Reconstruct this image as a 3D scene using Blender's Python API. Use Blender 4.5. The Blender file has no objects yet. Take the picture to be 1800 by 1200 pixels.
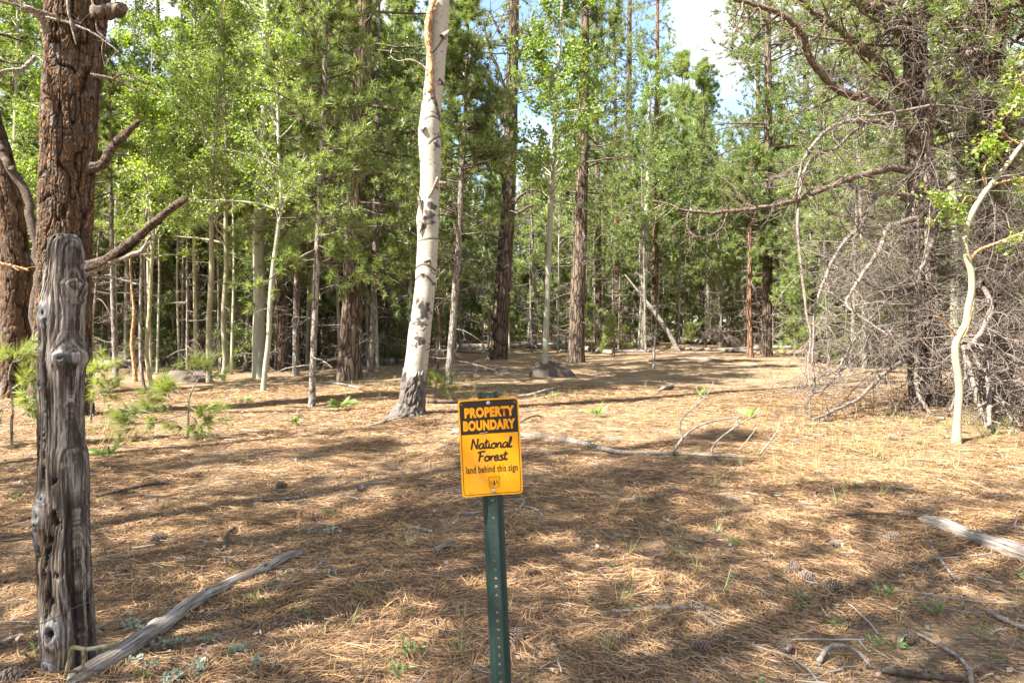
import bpy, math, random
import numpy as np
from mathutils import Vector

# ------------------------------------------------------------------ camera, world, sun, exposure
scene = bpy.context.scene
COL = scene.collection
EYE = 1.45                 # camera height (m)
F = 1200.0                 # focal length in photograph pixels (1800 wide)
HZ = 565.0                 # row of the horizon in the photograph
cam_data = bpy.data.cameras.new("camera")
cam = bpy.data.objects.new("camera", cam_data)
COL.objects.link(cam)
cam.location = (0, 0, EYE)
cam.rotation_euler = (math.radians(90), 0, 0)
cam_data.sensor_width = 36
cam_data.lens = 24.0
cam_data.shift_y = -(600 - HZ) / 1800
cam_data.clip_end = 2000
scene.camera = cam

SUN = Vector((-0.80, -0.52, 1.25)).normalized()      # towards the sun
SUN_EL = math.asin(SUN.z)
SUN_AZ = math.atan2(SUN.x, SUN.y)
world = bpy.data.worlds.new("World")
scene.world = world
world.use_nodes = True
wn, wl = world.node_tree.nodes, world.node_tree.links
wn.clear()
w_out = wn.new("ShaderNodeOutputWorld")
w_bg = wn.new("ShaderNodeBackground")
w_sky = wn.new("ShaderNodeTexSky")
w_sky.sky_type = 'NISHITA'
w_sky.sun_disc = False
w_sky.sun_elevation = SUN_EL
w_sky.sun_rotation = SUN_AZ
w_bg.inputs['Strength'].default_value = 0.085
w_tc = wn.new("ShaderNodeTexCoord")
w_map = wn.new("ShaderNodeMapping")
w_map.inputs['Location'].default_value = (0.35, 0.1, 0.0)
w_map.inputs['Scale'].default_value = (1.0, 1.0, 1.6)
w_noise = wn.new("ShaderNodeTexNoise")
w_noise.inputs['Scale'].default_value = 2.6
w_noise.inputs['Detail'].default_value = 7
w_noise.inputs['Roughness'].default_value = 0.55
w_ramp = wn.new("ShaderNodeValToRGB")
w_ramp.color_ramp.elements[0].position = 0.45
w_ramp.color_ramp.elements[1].position = 0.60
w_mix = wn.new("ShaderNodeMix")
w_mix.data_type = 'RGBA'
w_mix.inputs[7].default_value = (3.8, 3.8, 3.9, 1)
wl.new(w_tc.outputs['Generated'], w_map.inputs['Vector'])
wl.new(w_map.outputs['Vector'], w_noise.inputs['Vector'])
wl.new(w_noise.outputs['Fac'], w_ramp.inputs['Fac'])
wl.new(w_ramp.outputs['Color'], w_mix.inputs[0])
wl.new(w_sky.outputs['Color'], w_mix.inputs[6])
wl.new(w_mix.outputs[2], w_bg.inputs['Color'])
wl.new(w_bg.outputs['Background'], w_out.inputs['Surface'])

sun_data = bpy.data.lights.new("sun", 'SUN')
sun_data.energy = 5.0
sun_data.angle = math.radians(0.53)
sun_data.color = (1.0, 0.965, 0.90)
sun = bpy.data.objects.new("sun", sun_data)
sun.rotation_euler = SUN.to_track_quat('Z', 'Y').to_euler()
COL.objects.link(sun)

vs = scene.view_settings
vs.view_transform = 'Standard'
vs.look = 'None'
vs.exposure = 2.4
vs.gamma = 1.0
scene.render.engine = 'CYCLES'
scene.cycles.max_bounces = 6
scene.cycles.diffuse_bounces = 4
scene.cycles.transmission_bounces = 4
scene.cycles.glossy_bounces = 2
scene.cycles.use_denoising = True

# ------------------------------------------------------------------ numeric helpers
RNG = np.random.default_rng(11)


def nrm(a):
    return a / np.maximum(np.linalg.norm(a, axis=-1, keepdims=True), 1e-9)


def hash2(ix, iy, seed=0):
    h = (ix.astype(np.int64) * 374761393 + iy.astype(np.int64) * 668265263 + seed * 974711) & 0xFFFFFFFF
    h = ((h ^ (h >> 13)) * 1274126177) & 0xFFFFFFFF
    h = h ^ (h >> 16)
    return (h & 0xFFFFFF) / float(0xFFFFFF)


def vnoise(x, y, seed=0, px=None):
    """value noise, -1..1; px = period in x"""
    x = np.asarray(x, float)
    y = np.asarray(y, float)
    ix, iy = np.floor(x), np.floor(y)
    fx, fy = x - ix, y - iy
    fx, fy = fx * fx * (3 - 2 * fx), fy * fy * (3 - 2 * fy)
    w = (lambda i: np.mod(i, px)) if px else (lambda i: i)
    a, b = hash2(w(ix), iy, seed), hash2(w(ix + 1), iy, seed)
    c, d = hash2(w(ix), iy + 1, seed), hash2(w(ix + 1), iy + 1, seed)
    return ((a * (1 - fx) + b * fx) * (1 - fy) + (c * (1 - fx) + d * fx) * fy) * 2 - 1


def voronoi(x, y, seed=0, px=None):
    """F1, F2-F1 and a cell value"""
    ix, iy = np.floor(x), np.floor(y)
    f1 = np.full(x.shape, 9.0)
    f2 = np.full(x.shape, 9.0)
    cell = np.zeros(x.shape)
    for dx in (-1, 0, 1):
        for dy in (-1, 0, 1):
            cx, cy = ix + dx, iy + dy
            wx = np.mod(cx, px) if px else cx
            ox = hash2(wx, cy, seed)
            oy = hash2(wx, cy, seed + 31)
            d = np.hypot(cx + ox - x, cy + oy - y)
            near = d < f1
            f2 = np.where(near, f1, np.minimum(f2, d))
            cell = np.where(near, hash2(wx, cy, seed + 77), cell)
            f1 = np.where(near, d, f1)
    return f1, f2 - f1, cell


def gz(x, y):
    x = np.asarray(x, float)
    y = np.asarray(y, float)
    d = np.hypot(x, y)
    z = 0.022 * vnoise(x / 0.55, y / 0.55, 3) + 0.05 * vnoise(x / 2.3, y / 2.3, 1)
    z = z + 0.10 * vnoise(x / 7.0, y / 7.0, 2) * np.clip((d - 6) / 8, 0, 1)
    z = z + 0.8 * vnoise(x / 42.0, y / 42.0, 5) * np.clip((d - 45) / 40, 0, 1)
    return z


def A(px, py, Y):
    """point at depth Y seen in the photograph at (px, py)"""
    return np.array([(px - 900) / F * Y, Y, EYE + (HZ - py) / F * Y])


def G(px, py, lift=0.0):
    """ground point seen in the photograph at (px, py)"""
    z = 0.0
    for _ in range(6):
        Y = (EYE - z) * F / max(py - HZ, 4)
        X = (px - 900) / F * Y
        z = float(gz(X, Y)) + lift
    return np.array([X, Y, z])


def smooth_path(pts, k):
    """Catmull-Rom resample to k points"""
    p = np.asarray(pts, float)
    if len(p) < 3:
        t = np.linspace(0, 1, k)[:, None]
        return p[0] * (1 - t) + p[-1] * t
    q = np.vstack([2 * p[0] - p[1], p, 2 * p[-1] - p[-2]])
    seg = np.linalg.norm(np.diff(p[:, :3], axis=0), axis=1)
    cum = np.concatenate([[0], np.cumsum(seg)])
    s = np.linspace(0, cum[-1], k)
    i = np.clip(np.searchsorted(cum, s, side='right') - 1, 0, len(p) - 2)
    t = ((s - cum[i]) / np.maximum(seg[i], 1e-9))[:, None]
    a, b, c, d = q[i], q[i + 1], q[i + 2], q[i + 3]
    return 0.5 * (2 * b + (c - a) * t + (2 * a - 5 * b + 4 * c - d) * t ** 2 + (3 * b - a - 3 * c + d) * t ** 3)


class MB:
    """collects faces, links them as one mesh object"""

    def __init__(self):
        self.v, self.f, self.n, self.attr = [], [], 0, {}

    def add(self, verts, faces, mat=0, smooth=True):
        verts = np.asarray(verts, np.float32).reshape(-1, 3)
        faces = np.asarray(faces, np.int32)
        if len(verts) == 0 or len(faces) == 0:
            return
        self.v.append(verts)
        self.f.append((faces + self.n, mat, smooth))
        self.n += len(verts)

    def mesh(self, name, mats):
        me = bpy.data.meshes.new(name)
        V = np.concatenate(self.v) if self.v else np.zeros((0, 3), np.float32)
        loops = np.concatenate([f.ravel() for f, _, _ in self.f])
        tot = np.concatenate([np.full(len(f), f.shape[1], np.int32) for f, _, _ in self.f])
        mi = np.concatenate([np.full(len(f), m, np.int32) for f, m, _ in self.f])
        sm = np.concatenate([np.full(len(f), s, bool) for f, _, s in self.f])
        start = np.concatenate([[0], np.cumsum(tot)[:-1]]).astype(np.int32)
        me.vertices.add(len(V))
        me.loops.add(len(loops))
        me.polygons.add(len(tot))
        me.vertices.foreach_set("co", V.ravel())
        me.loops.foreach_set("vertex_index", loops)
        me.polygons.foreach_set("loop_start", start)
        me.polygons.foreach_set("loop_total", tot)
        me.polygons.foreach_set("material_index", mi)
        me.polygons.foreach_set("use_smooth", sm)
        me.update(calc_edges=True)
        for k, a in self.attr.items():
            at = me.attributes.new(k, 'FLOAT', 'POINT')
            at.data.foreach_set('value', np.asarray(a, np.float32).ravel())
        for m in (mats if isinstance(mats, (list, tuple)) else [mats]):
            me.materials.append(m)
        return me

    def obj(self, name, mats, parent=None, loc=None):
        return link(name, self.mesh(name, mats), parent, loc)


def link(name, me, parent=None, loc=None):
    o = bpy.data.objects.new(name, me)
    COL.objects.link(o)
    if parent is not None:
        o.parent = parent
    if loc is not None:
        o.location = loc
    return o


def tag(o, label=None, cat=None, group=None, kind=None):
    if label:
        o['label'] = label
    if cat:
        o['category'] = cat
    if group:
        o['group'] = group
    if kind:
        o['kind'] = kind
    return o


def thing(name, label, cat, loc=(0, 0, 0), rotz=0.0, scale=1.0, group=None):
    o = bpy.data.objects.new(name, None)
    COL.objects.link(o)
    o.location = Vector([float(c) for c in loc])
    o.rotation_euler = (0, 0, rotz)
    o.scale = (scale, scale, scale)
    o.empty_display_size = 0.2
    return tag(o, label, cat, group)


def tubes(mb, P, R, n=4, mat=0, cap=False, smooth=True):
    """P (M,K,3), R (M,K): many tubes of K rings with n sides"""
    P = np.asarray(P, float)
    R = np.asarray(R, float)
    M, K, _ = P.shape
    if M == 0:
        return
    T = np.empty_like(P)
    T[:, 1:-1] = P[:, 2:] - P[:, :-2]
    T[:, 0] = P[:, 1] - P[:, 0]
    T[:, -1] = P[:, -1] - P[:, -2]
    T = nrm(T)
    D = nrm(P[:, -1] - P[:, 0])
    ref = np.where(np.abs(D[:, 2:3]) > 0.7, np.array([[1.0, 0.13, 0]]), np.array([[0, 0.1, 1.0]]))[:, None, :]
    U = nrm(np.cross(T, ref))
    W = np.cross(T, U)
    a = np.arange(n) * 2 * np.pi / n
    ring = U[:, :, None, :] * np.cos(a)[:, None] + W[:, :, None, :] * np.sin(a)[:, None]
    V = P[:, :, None, :] + ring * R[:, :, None, None]
    base = (np.arange(M) * K * n)[:, None, None]
    k = (np.arange(K - 1) * n)[None, :, None]
    j = np.arange(n)[None, None, :]
    j2 = (j + 1) % n
    q = np.stack([base + k + j, base + k + j2, base + k + n + j2, base + k + n + j], -1).reshape(-1, 4)
    mb.add(V.reshape(-1, 3), q, mat, smooth)
    if cap:
        for ends in (0, K - 1):
            c = P[:, ends]
            r = V[:, ends]
            vv = np.concatenate([r, c[:, None, :]], 1)
            jj = np.arange(n)
            b2 = (np.arange(M) * (n + 1))[:, None]
            if ends == 0:
                f = np.stack([b2 + (jj + 1) % n, b2 + jj, b2 + n + 0 * jj], -1)
            else:
                f = np.stack([b2 + jj, b2 + (jj + 1) % n, b2 + n + 0 * jj], -1)
            mb.add(vv.reshape(-1, 3), f.reshape(-1, 3), mat, False)


def grow(start, d, length, K, wob=0.1, grav=0.0, curl=0.0, rng=RNG):
    M = len(start)
    P = np.empty((M, K, 3))
    P[:, 0] = start
    d = nrm(np.asarray(d, float))
    step = (np.broadcast_to(length, (M,)) / (K - 1))[:, None]
    b = rng.normal(0, 1, (M, 3)) * curl
    g = np.zeros((M, 3))
    g[:, 2] = grav
    for k in range(1, K):
        d = nrm(d + rng.normal(0, wob, (M, 3)) + b + g)
        P[:, k] = P[:, k - 1] + d * step
    return P


def sample(P, parent, t):
    """points and tangents on polylines P[parent] at t 0..1"""
    K = P.shape[1]
    s = np.clip(t, 0, 0.9999) * (K - 1)
    i = s.astype(int)
    f = (s - i)[:, None]
    a, b = P[parent, i], P[parent, i + 1]
    return a * (1 - f) + b * f, nrm(b - a)


def side_dirs(T, spread, rng=RNG):
    r = rng.normal(0, 1, T.shape)
    r = nrm(r - (r * T).sum(-1, keepdims=True) * T)
    return nrm(T * (1 - spread) + r * spread)


def blades(mb, pos, d, N, L, w, spread, mat=0, rng=RNG):
    """tufts of needles: thin tapering blades"""
    M = len(pos)
    if M == 0:
        return
    p = np.repeat(pos, N, 0)
    dd = nrm(np.repeat(nrm(d), N, 0) + nrm(rng.normal(0, 1, (M * N, 3))) * spread)
    l = (L * rng.uniform(0.65, 1.1, M * N))[:, None]
    sv = nrm(np.cross(dd, rng.normal(0, 1, (M * N, 3)))) * (w / 2)
    p = p + dd * l * 0.04
    V = np.stack([p - sv, p + sv, p + dd * l], 1)
    mb.add(V.reshape(-1, 3), np.arange(M * N * 3).reshape(-1, 3), mat, False)


def leaves(mb, pos, size, mat=0, rng=RNG, up=0.4):
    """small folded leaves, each a kite of two triangles"""
    M = len(pos)
    if M == 0:
        return
    n = nrm(rng.normal(0, 1, (M, 3)) + np.array([0, 0, up]))
    a = nrm(np.cross(n, rng.normal(0, 1, (M, 3))))
    b = np.cross(n, a)
    s = (size * rng.uniform(0.6, 1.2, M))[:, None]
    V = np.stack([pos - a * s * 0.5, pos + b * s * 0.42 + n * s * 0.10, pos + a * s * 0.5, pos - b * s * 0.42 + n * s * 0.10,
                  ], 1)
    f = (np.arange(M) * 4)[:, None] + np.array([0, 1, 2, 3])
    mb.add(V.reshape(-1, 3), f, mat, False)


# ------------------------------------------------------------------ materials
class NT:
    def __init__(self, name):
        self.m = bpy.data.materials.new(name)
        self.m.use_nodes = True
        self.n, self.l = self.m.node_tree.nodes, self.m.node_tree.links
        self.n.clear()
        self.out = self.n.new("ShaderNodeOutputMaterial")

    def node(self, t, **kw):
        nd = self.n.new("ShaderNode" + t)
        for k, v in kw.items():
            if hasattr(nd, k):
                setattr(nd, k, v)
            else:
                nd.inputs[k].default_value = v
        return nd

    def coords(self, scale=(1, 1, 1), rot=(0, 0, 0), kind='Object'):
        tc = self.node("TexCoord")
        mp = self.node("Mapping")
        mp.inputs['Scale'].default_value = scale
        mp.inputs['Rotation'].default_value = rot
        self.l.new(tc.outputs[kind], mp.inputs['Vector'])
        return mp.outputs['Vector']

    def noise(self, vec, scale, detail=4, rough=0.55):
        nd = self.node("TexNoise")
        nd.inputs['Scale'].default_value = scale
        nd.inputs['Detail'].default_value = detail
        nd.inputs['Roughness'].default_value = rough
        self.l.new(vec, nd.inputs['Vector'])
        return nd.outputs['Fac']

    def ramp(self, fac, stops, interp='LINEAR'):
        nd = self.node("ValToRGB")
        cr = nd.color_ramp
        cr.interpolation = interp
        while len(cr.elements) < len(stops):
            cr.elements.new(0.5)
        for e, (p, c) in zip(cr.elements, stops):
            e.position = p
            e.color = (c, c, c, 1) if isinstance(c, (int, float)) else (*c, 1)
        self.l.new(fac, nd.inputs['Fac'])
        return nd.outputs['Color']

    def mix(self, fac, a, b, mode='MIX'):
        nd = self.node("Mix", data_type='RGBA', blend_type=mode)
        for s, v in ((0, fac), (6, a), (7, b)):
            if isinstance(v, (int, float)):
                nd.inputs[s].default_value = v
            elif isinstance(v, tuple):
                nd.inputs[s].default_value = (*v, 1)
            else:
                self.l.new(v, nd.inputs[s])
        return nd.outputs[2]

    def math(self, op, a, b=0.0):
        nd = self.node("Math", operation=op)
        for s, v in ((0, a), (1, b)):
            if isinstance(v, (int, float)):
                nd.inputs[s].default_value = v
            else:
                self.l.new(v, nd.inputs[s])
        return nd.outputs[0]

    def attr(self, name):
        nd = self.node("Attribute")
        nd.attribute_name = name
        return nd.outputs['Fac']

    def finish(self, color, rough=0.85, bump=None, strength=0.5, dist=0.02, spec=0.25, metallic=0.0):
        b = self.node("BsdfPrincipled")
        if isinstance(color, tuple):
            b.inputs['Base Color'].default_value = (*color, 1)
        else:
            self.l.new(color, b.inputs['Base Color'])
        if isinstance(rough, (int, float)):
            b.inputs['Roughness'].default_value = rough
        else:
            self.l.new(rough, b.inputs['Roughness'])
        b.inputs['Specular IOR Level'].default_value = spec
        b.inputs['Metallic'].default_value = metallic
        if bump is not None:
            bp = self.node("Bump")
            bp.inputs['Strength'].default_value = strength
            bp.inputs['Distance'].default_value = dist
            self.l.new(bump, bp.inputs['Height'])
            self.l.new(bp.outputs['Normal'], b.inputs['Normal'])
        self.l.new(b.outputs['BSDF'], self.out.inputs['Surface'])
        return self.m


def leaf_mat(name, c1, c2, trans=0.4, tcol=None, odd=None):
    t = NT(name)
    geo = t.node("NewGeometry")
    info = t.node("ObjectInfo")
    col = t.mix(geo.outputs['Random Per Island'], c1, c2)
    k = t.math('MULTIPLY_ADD', info.outputs['Random'], 0.5)
    t.n[-1].inputs[2].default_value = 0.75
    mul = t.node("Mix", data_type='RGBA', blend_type='MULTIPLY')
    mul.inputs[0].default_value = 1.0
    t.l.new(col, mul.inputs[6])
    t.l.new(k, mul.inputs[7])
    col = mul.outputs[2]
    if odd:
        sel = t.math('GREATER_THAN', geo.outputs['Random Per Island'], odd[0])
        col = t.mix(sel, col, odd[1])
    d = t.node("BsdfDiffuse")
    tr = t.node("BsdfTranslucent")
    g = t.node("BsdfGlossy")
    g.inputs['Roughness'].default_value = 0.45
    t.l.new(col, d.inputs['Color'])
    if tcol:
        tc = t.mix(1.0, col, tcol, 'MULTIPLY')
        t.l.new(tc, tr.inputs['Color'])
    else:
        t.l.new(col, tr.inputs['Color'])
    m1 = t.node("MixShader")
    m1.inputs[0].default_value = trans
    t.l.new(d.outputs[0], m1.inputs[1])
    t.l.new(tr.outputs[0], m1.inputs[2])
    m2 = t.node("MixShader")
    m2.inputs[0].default_value = 0.05
    t.l.new(m1.outputs[0], m2.inputs[1])
    t.l.new(g.outputs[0], m2.inputs[2])
    t.l.new(m2.outputs[0], t.out.inputs['Surface'])
    return t.m


def bark_mat(name, dark, mid, light, sc=9.0, zs=0.22, strength=0.9, dist=0.03, grey=None):
    t = NT(name)
    v = t.coords((1, 1, zs))
    vo = t.node("TexVoronoi", feature='DISTANCE_TO_EDGE')
    vo.inputs['Scale'].default_value = sc
    wob = t.noise(v, sc * 0.8, 3)
    mixv = t.node("Mix", data_type='VECTOR')
    mixv.inputs[0].default_value = 0.12
    t.l.new(v, mixv.inputs[4])
    nn = t.node("TexNoise")
    nn.inputs['Scale'].default_value = sc * 0.9
    t.l.new(v, nn.inputs['Vector'])
    t.l.new(nn.outputs['Color'], mixv.inputs[5])
    t.l.new(mixv.outputs[1], vo.inputs['Vector'])
    plate = t.ramp(vo.outputs['Distance'], [(0.0, 0.0), (0.16, 1.0)])
    n2 = t.noise(t.coords((1, 1, 0.5)), sc * 5, 5)
    col = t.mix(n2, mid, light)
    col = t.mix(plate, dark, col)
    if grey:
        n3 = t.noise(t.coords((1, 1, 0.6)), 2.2, 4)
        col = t.mix(t.ramp(n3, [(0.5, 0.0), (0.62, 0.8)]), col, grey)
    h = t.math('ADD', plate, t.math('MULTIPLY', n2, 0.6))
    return t.finish(col, 0.92, h, strength, dist, 0.15)


M_needle = leaf_mat("pine_needles", (0.118, 0.172, 0.042), (0.275, 0.335, 0.105), 0.5, (1.25, 1.2, 0.7), (0.985, (0.32, 0.15, 0.05)))
M_needle_young = leaf_mat("young_pine_needles", (0.17, 0.225, 0.05), (0.34, 0.38, 0.11), 0.5, (1.2, 1.15, 0.7))
M_aspen_leaf = leaf_mat("aspen_leaves", (0.13, 0.215, 0.022), (0.25, 0.34, 0.045), 0.5, (1.3, 1.2, 0.5))
M_fern = leaf_mat("fern_leaf", (0.12, 0.24, 0.03), (0.2, 0.34, 0.05), 0.45)
M_weed = leaf_mat("sprout_leaf", (0.10, 0.16, 0.04), (0.19, 0.25, 0.085), 0.35)
M_sage = leaf_mat("grey_green_leaf", (0.24, 0.29, 0.2), (0.36, 0.41, 0.3), 0.2)
M_grass = leaf_mat("grass_blades", (0.2, 0.22, 0.06), (0.42, 0.36, 0.16), 0.4)
M_litter = leaf_mat("fallen_pine_needles", (0.25, 0.125, 0.053), (0.69, 0.465, 0.238), 0.10, None, (0.64, (0.095, 0.058, 0.038)))
M_chip = leaf_mat("bark_chips", (0.07, 0.045, 0.03), (0.25, 0.17, 0.12), 0.0)

M_bark = bark_mat("pine_bark", (0.030, 0.022, 0.017), (0.12, 0.080, 0.055), (0.22, 0.16, 0.115), 10, 0.2, 1.0, 0.03)
M_bark_lit = bark_mat("sunlit_flaky_brown_bark", (0.040, 0.030, 0.023), (0.18, 0.135, 0.10), (0.32, 0.25, 0.195), 16, 0.4, 1.0, 0.03)  # lighter copy of the pine bark: sunlight on the twin stems put into its colour
M_bark_red = bark_mat("reddish_pine_bark", (0.045, 0.026, 0.017), (0.19, 0.10, 0.055), (0.30, 0.18, 0.11), 12, 0.2, 1.0, 0.03)
M_bark_grey = bark_mat("grey_young_bark", (0.08, 0.065, 0.052), (0.22, 0.18, 0.145), (0.34, 0.295, 0.245), 16, 0.3, 0.6, 0.015)
M_limb = bark_mat("live_limb_bark", (0.045, 0.032, 0.024), (0.125, 0.088, 0.063), (0.215, 0.16, 0.12), 22, 0.5, 0.6, 0.01)
M_dead = bark_mat("dead_twig", (0.085, 0.066, 0.051), (0.215, 0.174, 0.138), (0.38, 0.325, 0.272), 20, 0.6, 0.5, 0.008)
M_deadgrey = bark_mat("grey_dead_wood", (0.12, 0.10, 0.085), (0.33, 0.285, 0.24), (0.5, 0.45, 0.39), 26, 0.12, 0.7, 0.006)


def stick_mat(name, c1, c2, c3):
    t = NT(name)
    n1 = t.noise(t.coords(), 34, 6, 0.7)
    n2 = t.noise(t.coords(), 7, 4)
    c = t.ramp(n1, [(0.30, c1), (0.5, c2), (0.72, c3)])
    c = t.mix(t.ramp(n2, [(0.5, 0.0), (0.66, 0.65)]), c, (c2[0] * .62, c2[1] * .55, c2[2] * .5))
    return t.finish(c, 0.9, n1, 0.8, 0.006, 0.15)


M_stick = stick_mat("weathered_stick", (0.06, 0.05, 0.042), (0.20, 0.165, 0.135), (0.40, 0.35, 0.30))
M_darklimb = stick_mat("dark_limb", (0.025, 0.018, 0.014), (0.085, 0.062, 0.048), (0.19, 0.145, 0.115))
M_thicket = stick_mat("grey_brown_dead_limb", (0.042, 0.033, 0.026), (0.165, 0.134, 0.108), (0.34, 0.292, 0.25))
M_twig = leaf_mat("broken_twigs", (0.05, 0.04, 0.034), (0.30, 0.25, 0.21), 0.0)
M_orange_stem = bark_mat("orange_sapling_bark", (0.16, 0.08, 0.035), (0.40, 0.23, 0.11), (0.52, 0.35, 0.2), 18, 0.4, 0.5, 0.01)
M_olive_stem = bark_mat("olive_sapling_bark", (0.16, 0.135, 0.07), (0.30, 0.26, 0.14), (0.40, 0.36, 0.23), 14, 0.5, 0.3, 0.01)


def aspen_mat(name, base, tint, attr=False, zblack=0.0):
    t = NT(name)
    o = t.coords((1, 1, 1))
    big = t.noise(t.coords((1, 1, 0.6)), 2.4, 4)
    col = t.mix(big, base, tint)
    # horizontal lenticels
    ln = t.noise(t.coords((7, 7, 60)), 1.0, 3, 0.6)
    lent = t.ramp(ln, [(0.62, 0.0), (0.68, 1.0)])
    col = t.mix(t.math('MULTIPLY', lent, 0.8), col, (0.07, 0.055, 0.045))
    dt = t.noise(t.coords((24, 24, 34)), 1.0, 2)
    col = t.mix(t.ramp(dt, [(0.66, 0.0), (0.71, 0.85)]), col, (0.05, 0.04, 0.035))
    h = t.math('SUBTRACT', t.noise(t.coords((10, 10, 40)), 1.0, 4), t.math('MULTIPLY', lent, 0.5))
    if attr:
        rough_bark = t.ramp(t.noise(t.coords((1, 1, 0.35)), 22, 5), [(0.3, (0.014, 0.011, 0.009)), (0.7, (0.115, 0.088, 0.072))])
        col = t.mix(t.attr('dark'), col, rough_bark)
    return t.finish(col, 0.75, h, 0.35, 0.006, 0.3)


M_aspen_big = aspen_mat("white_aspen_bark", (0.42, 0.385, 0.31), (0.27, 0.245, 0.185), True)
M_aspen = aspen_mat("pale_aspen_bark", (0.36, 0.34, 0.25), (0.25, 0.25, 0.17))
M_aspen_cream = aspen_mat("cream_aspen_bark", (0.36, 0.325, 0.20), (0.24, 0.22, 0.13))

t = NT("ponderosa_bark")
g = t.attr('groove')
nf = t.noise(t.coords((1, 1, 0.6)), 45, 5, 0.65)
nb = t.noise(t.coords((1, 1, 0.35)), 9, 4)
c = t.mix(nf, (0.034, 0.023, 0.016), (0.15, 0.10, 0.067))
c = t.mix(t.ramp(nb, [(0.54, 0.0), (0.64, 0.85)]), c, (0.17, 0.145, 0.125))
pt = t.ramp(t.noise(t.coords((1, 1, 0.4)), 34, 4), [(0.55, 0.0), (0.61, 0.95)])
c = t.mix(t.math('MULTIPLY', pt, t.attr('orange')), c, (0.38, 0.17, 0.055))
lich = t.ramp(t.noise(t.coords((1, 1, 0.4)), 12, 4), [(0.66, 0.0), (0.72, 0.5)])
c = t.mix(lich, c, (0.26, 0.19, 0.07))
c = t.mix(g, c, (0.022, 0.014, 0.010))
M_ponderosa = t.finish(c, 0.95, nf, 0.8, 0.012, 0.1)

t = NT("weathered_post_wood")
o1 = t.coords((1, 1, 0.05))
fine_ = t.noise(o1, 130, 5, 0.7)
grain = t.math('ADD', t.math('MULTIPLY', t.attr('grainv'), 0.26), t.math('ADD', t.math('MULTIPLY', fine_, 0.8), 0.1))
broad = t.noise(t.coords((1, 1, 0.18)), 14, 5, 0.6)
c = t.ramp(grain, [(0.32, (0.022, 0.017, 0.014)), (0.48, (0.115, 0.089, 0.068)), (0.66, (0.33, 0.28, 0.235))])
c2 = t.ramp(grain, [(0.34, (0.018, 0.011, 0.007)), (0.52, (0.095, 0.058, 0.033)), (0.68, (0.27, 0.18, 0.105))])
c = t.mix(t.math('MULTIPLY', t.attr('rot'), t.ramp(broad, [(0.42, 0.0), (0.60, 0.9)])), c, c2)
c = t.mix(t.ramp(t.noise(t.coords((1, 1, 0.12)), 30, 4), [(0.52, 0.0), (0.66, 0.8)]), c, (0.030, 0.022, 0.017))
c = t.mix(t.attr('knot'), c, t.ramp(grain, [(0.34, (0.08, 0.075, 0.075)), (0.66, (0.40, 0.385, 0.38))]))
c = t.mix(t.attr('pit'), c, (0.016, 0.011, 0.008))
c = t.mix(t.attr('lichen'), c, (0.26, 0.28, 0.12))
M_post = t.finish(c, 0.88, grain, 0.9, 0.006, 0.25)

t = NT("grey_log_wood")
cb = t.node("CombineXYZ")
for i_, nm_ in enumerate(("gu", "gv", "gw")):
    t.l.new(t.math('MULTIPLY', t.attr(nm_), 0.06 if i_ == 0 else 1.0), cb.inputs[i_])
grain = t.noise(cb.outputs[0], 95, 6, 0.7)
c = t.ramp(grain, [(0.34, (0.045, 0.036, 0.030)), (0.5, (0.20, 0.168, 0.138)), (0.66, (0.40, 0.355, 0.31))])
br = t.noise(t.coords((1, 1, 1)), 9, 4)
c = t.mix(t.ramp(br, [(0.52, 0.0), (0.66, 0.6)]), c, (0.24, 0.165, 0.105))
c = t.mix(t.attr('pit'), c, (0.03, 0.022, 0.017))
M_log = t.finish(c, 0.9, grain, 0.8, 0.006, 0.2)

t = NT("rough_limb_bark")
n1 = t.noise(t.coords(), 26, 6, 0.7)
n2 = t.noise(t.coords(), 60, 4, 0.7)
c = t.ramp(n1, [(0.36, (0.020, 0.014, 0.011)), (0.5, (0.085, 0.060, 0.046)), (0.66, (0.20, 0.15, 0.115))])
c = t.mix(t.attr('pit'), c, (0.015, 0.010, 0.008))
M_barklimb = t.finish(c, 0.95, t.math('ADD', n1, t.math('MULTIPLY', n2, 0.5)), 1.0, 0.03, 0.1)

t = NT("mossy_rock")
n1 = t.noise(t.coords((1, 1, 1)), 3.0, 7, 0.65)
n2 = t.noise(t.coords((1, 1, 1)), 22, 5, 0.6)
c = t.mix(n1, (0.040, 0.031, 0.025), (0.17, 0.13, 0.10))
c = t.mix(t.ramp(n2, [(0.55, 0.0), (0.68, 0.6)]), c, (0.06, 0.05, 0.043))
M_rock = t.finish(c, 0.9, t.math('ADD', n1, t.math('MULTIPLY', n2, 0.4)), 0.8, 0.06, 0.2)

# forest floor
t = NT("needle_litter_ground")
base = t.coords((1, 1, 1))
streak = None
for i, r in enumerate((0.2, 1.15, 2.3)):
    s = t.noise(t.coords((1, 16, 1), (0, 0, r)), 9.0, 2, 0.5)
    s = t.ramp(s, [(0.5, 0.0), (0.68, 1.0)])
    streak = s if streak is None else t.math('MAXIMUM', streak, s)
n1 = t.noise(base, 1.3, 6, 0.65)
n2 = t.noise(base, 7.0, 6, 0.7)
n3 = t.noise(base, 60.0, 3, 0.6)
c = t.ramp(n1, [(0.32, (0.13, 0.076, 0.042)), (0.50, (0.295, 0.187, 0.105)), (0.68, (0.49, 0.34, 0.20))])
c = t.mix(t.ramp(n2, [(0.36, 0.85), (0.52, 0.0)]), c, (0.14, 0.088, 0.055))
c = t.mix(t.math('MULTIPLY', streak, 0.7), c, (0.60, 0.43, 0.26))
c = t.mix(t.ramp(n3, [(0.30, 0.75), (0.45, 0.0)]), c, (0.075, 0.048, 0.031))
h = t.math('ADD', t.math('MULTIPLY', streak, 0.5), t.math('ADD', n3, n2))
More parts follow.
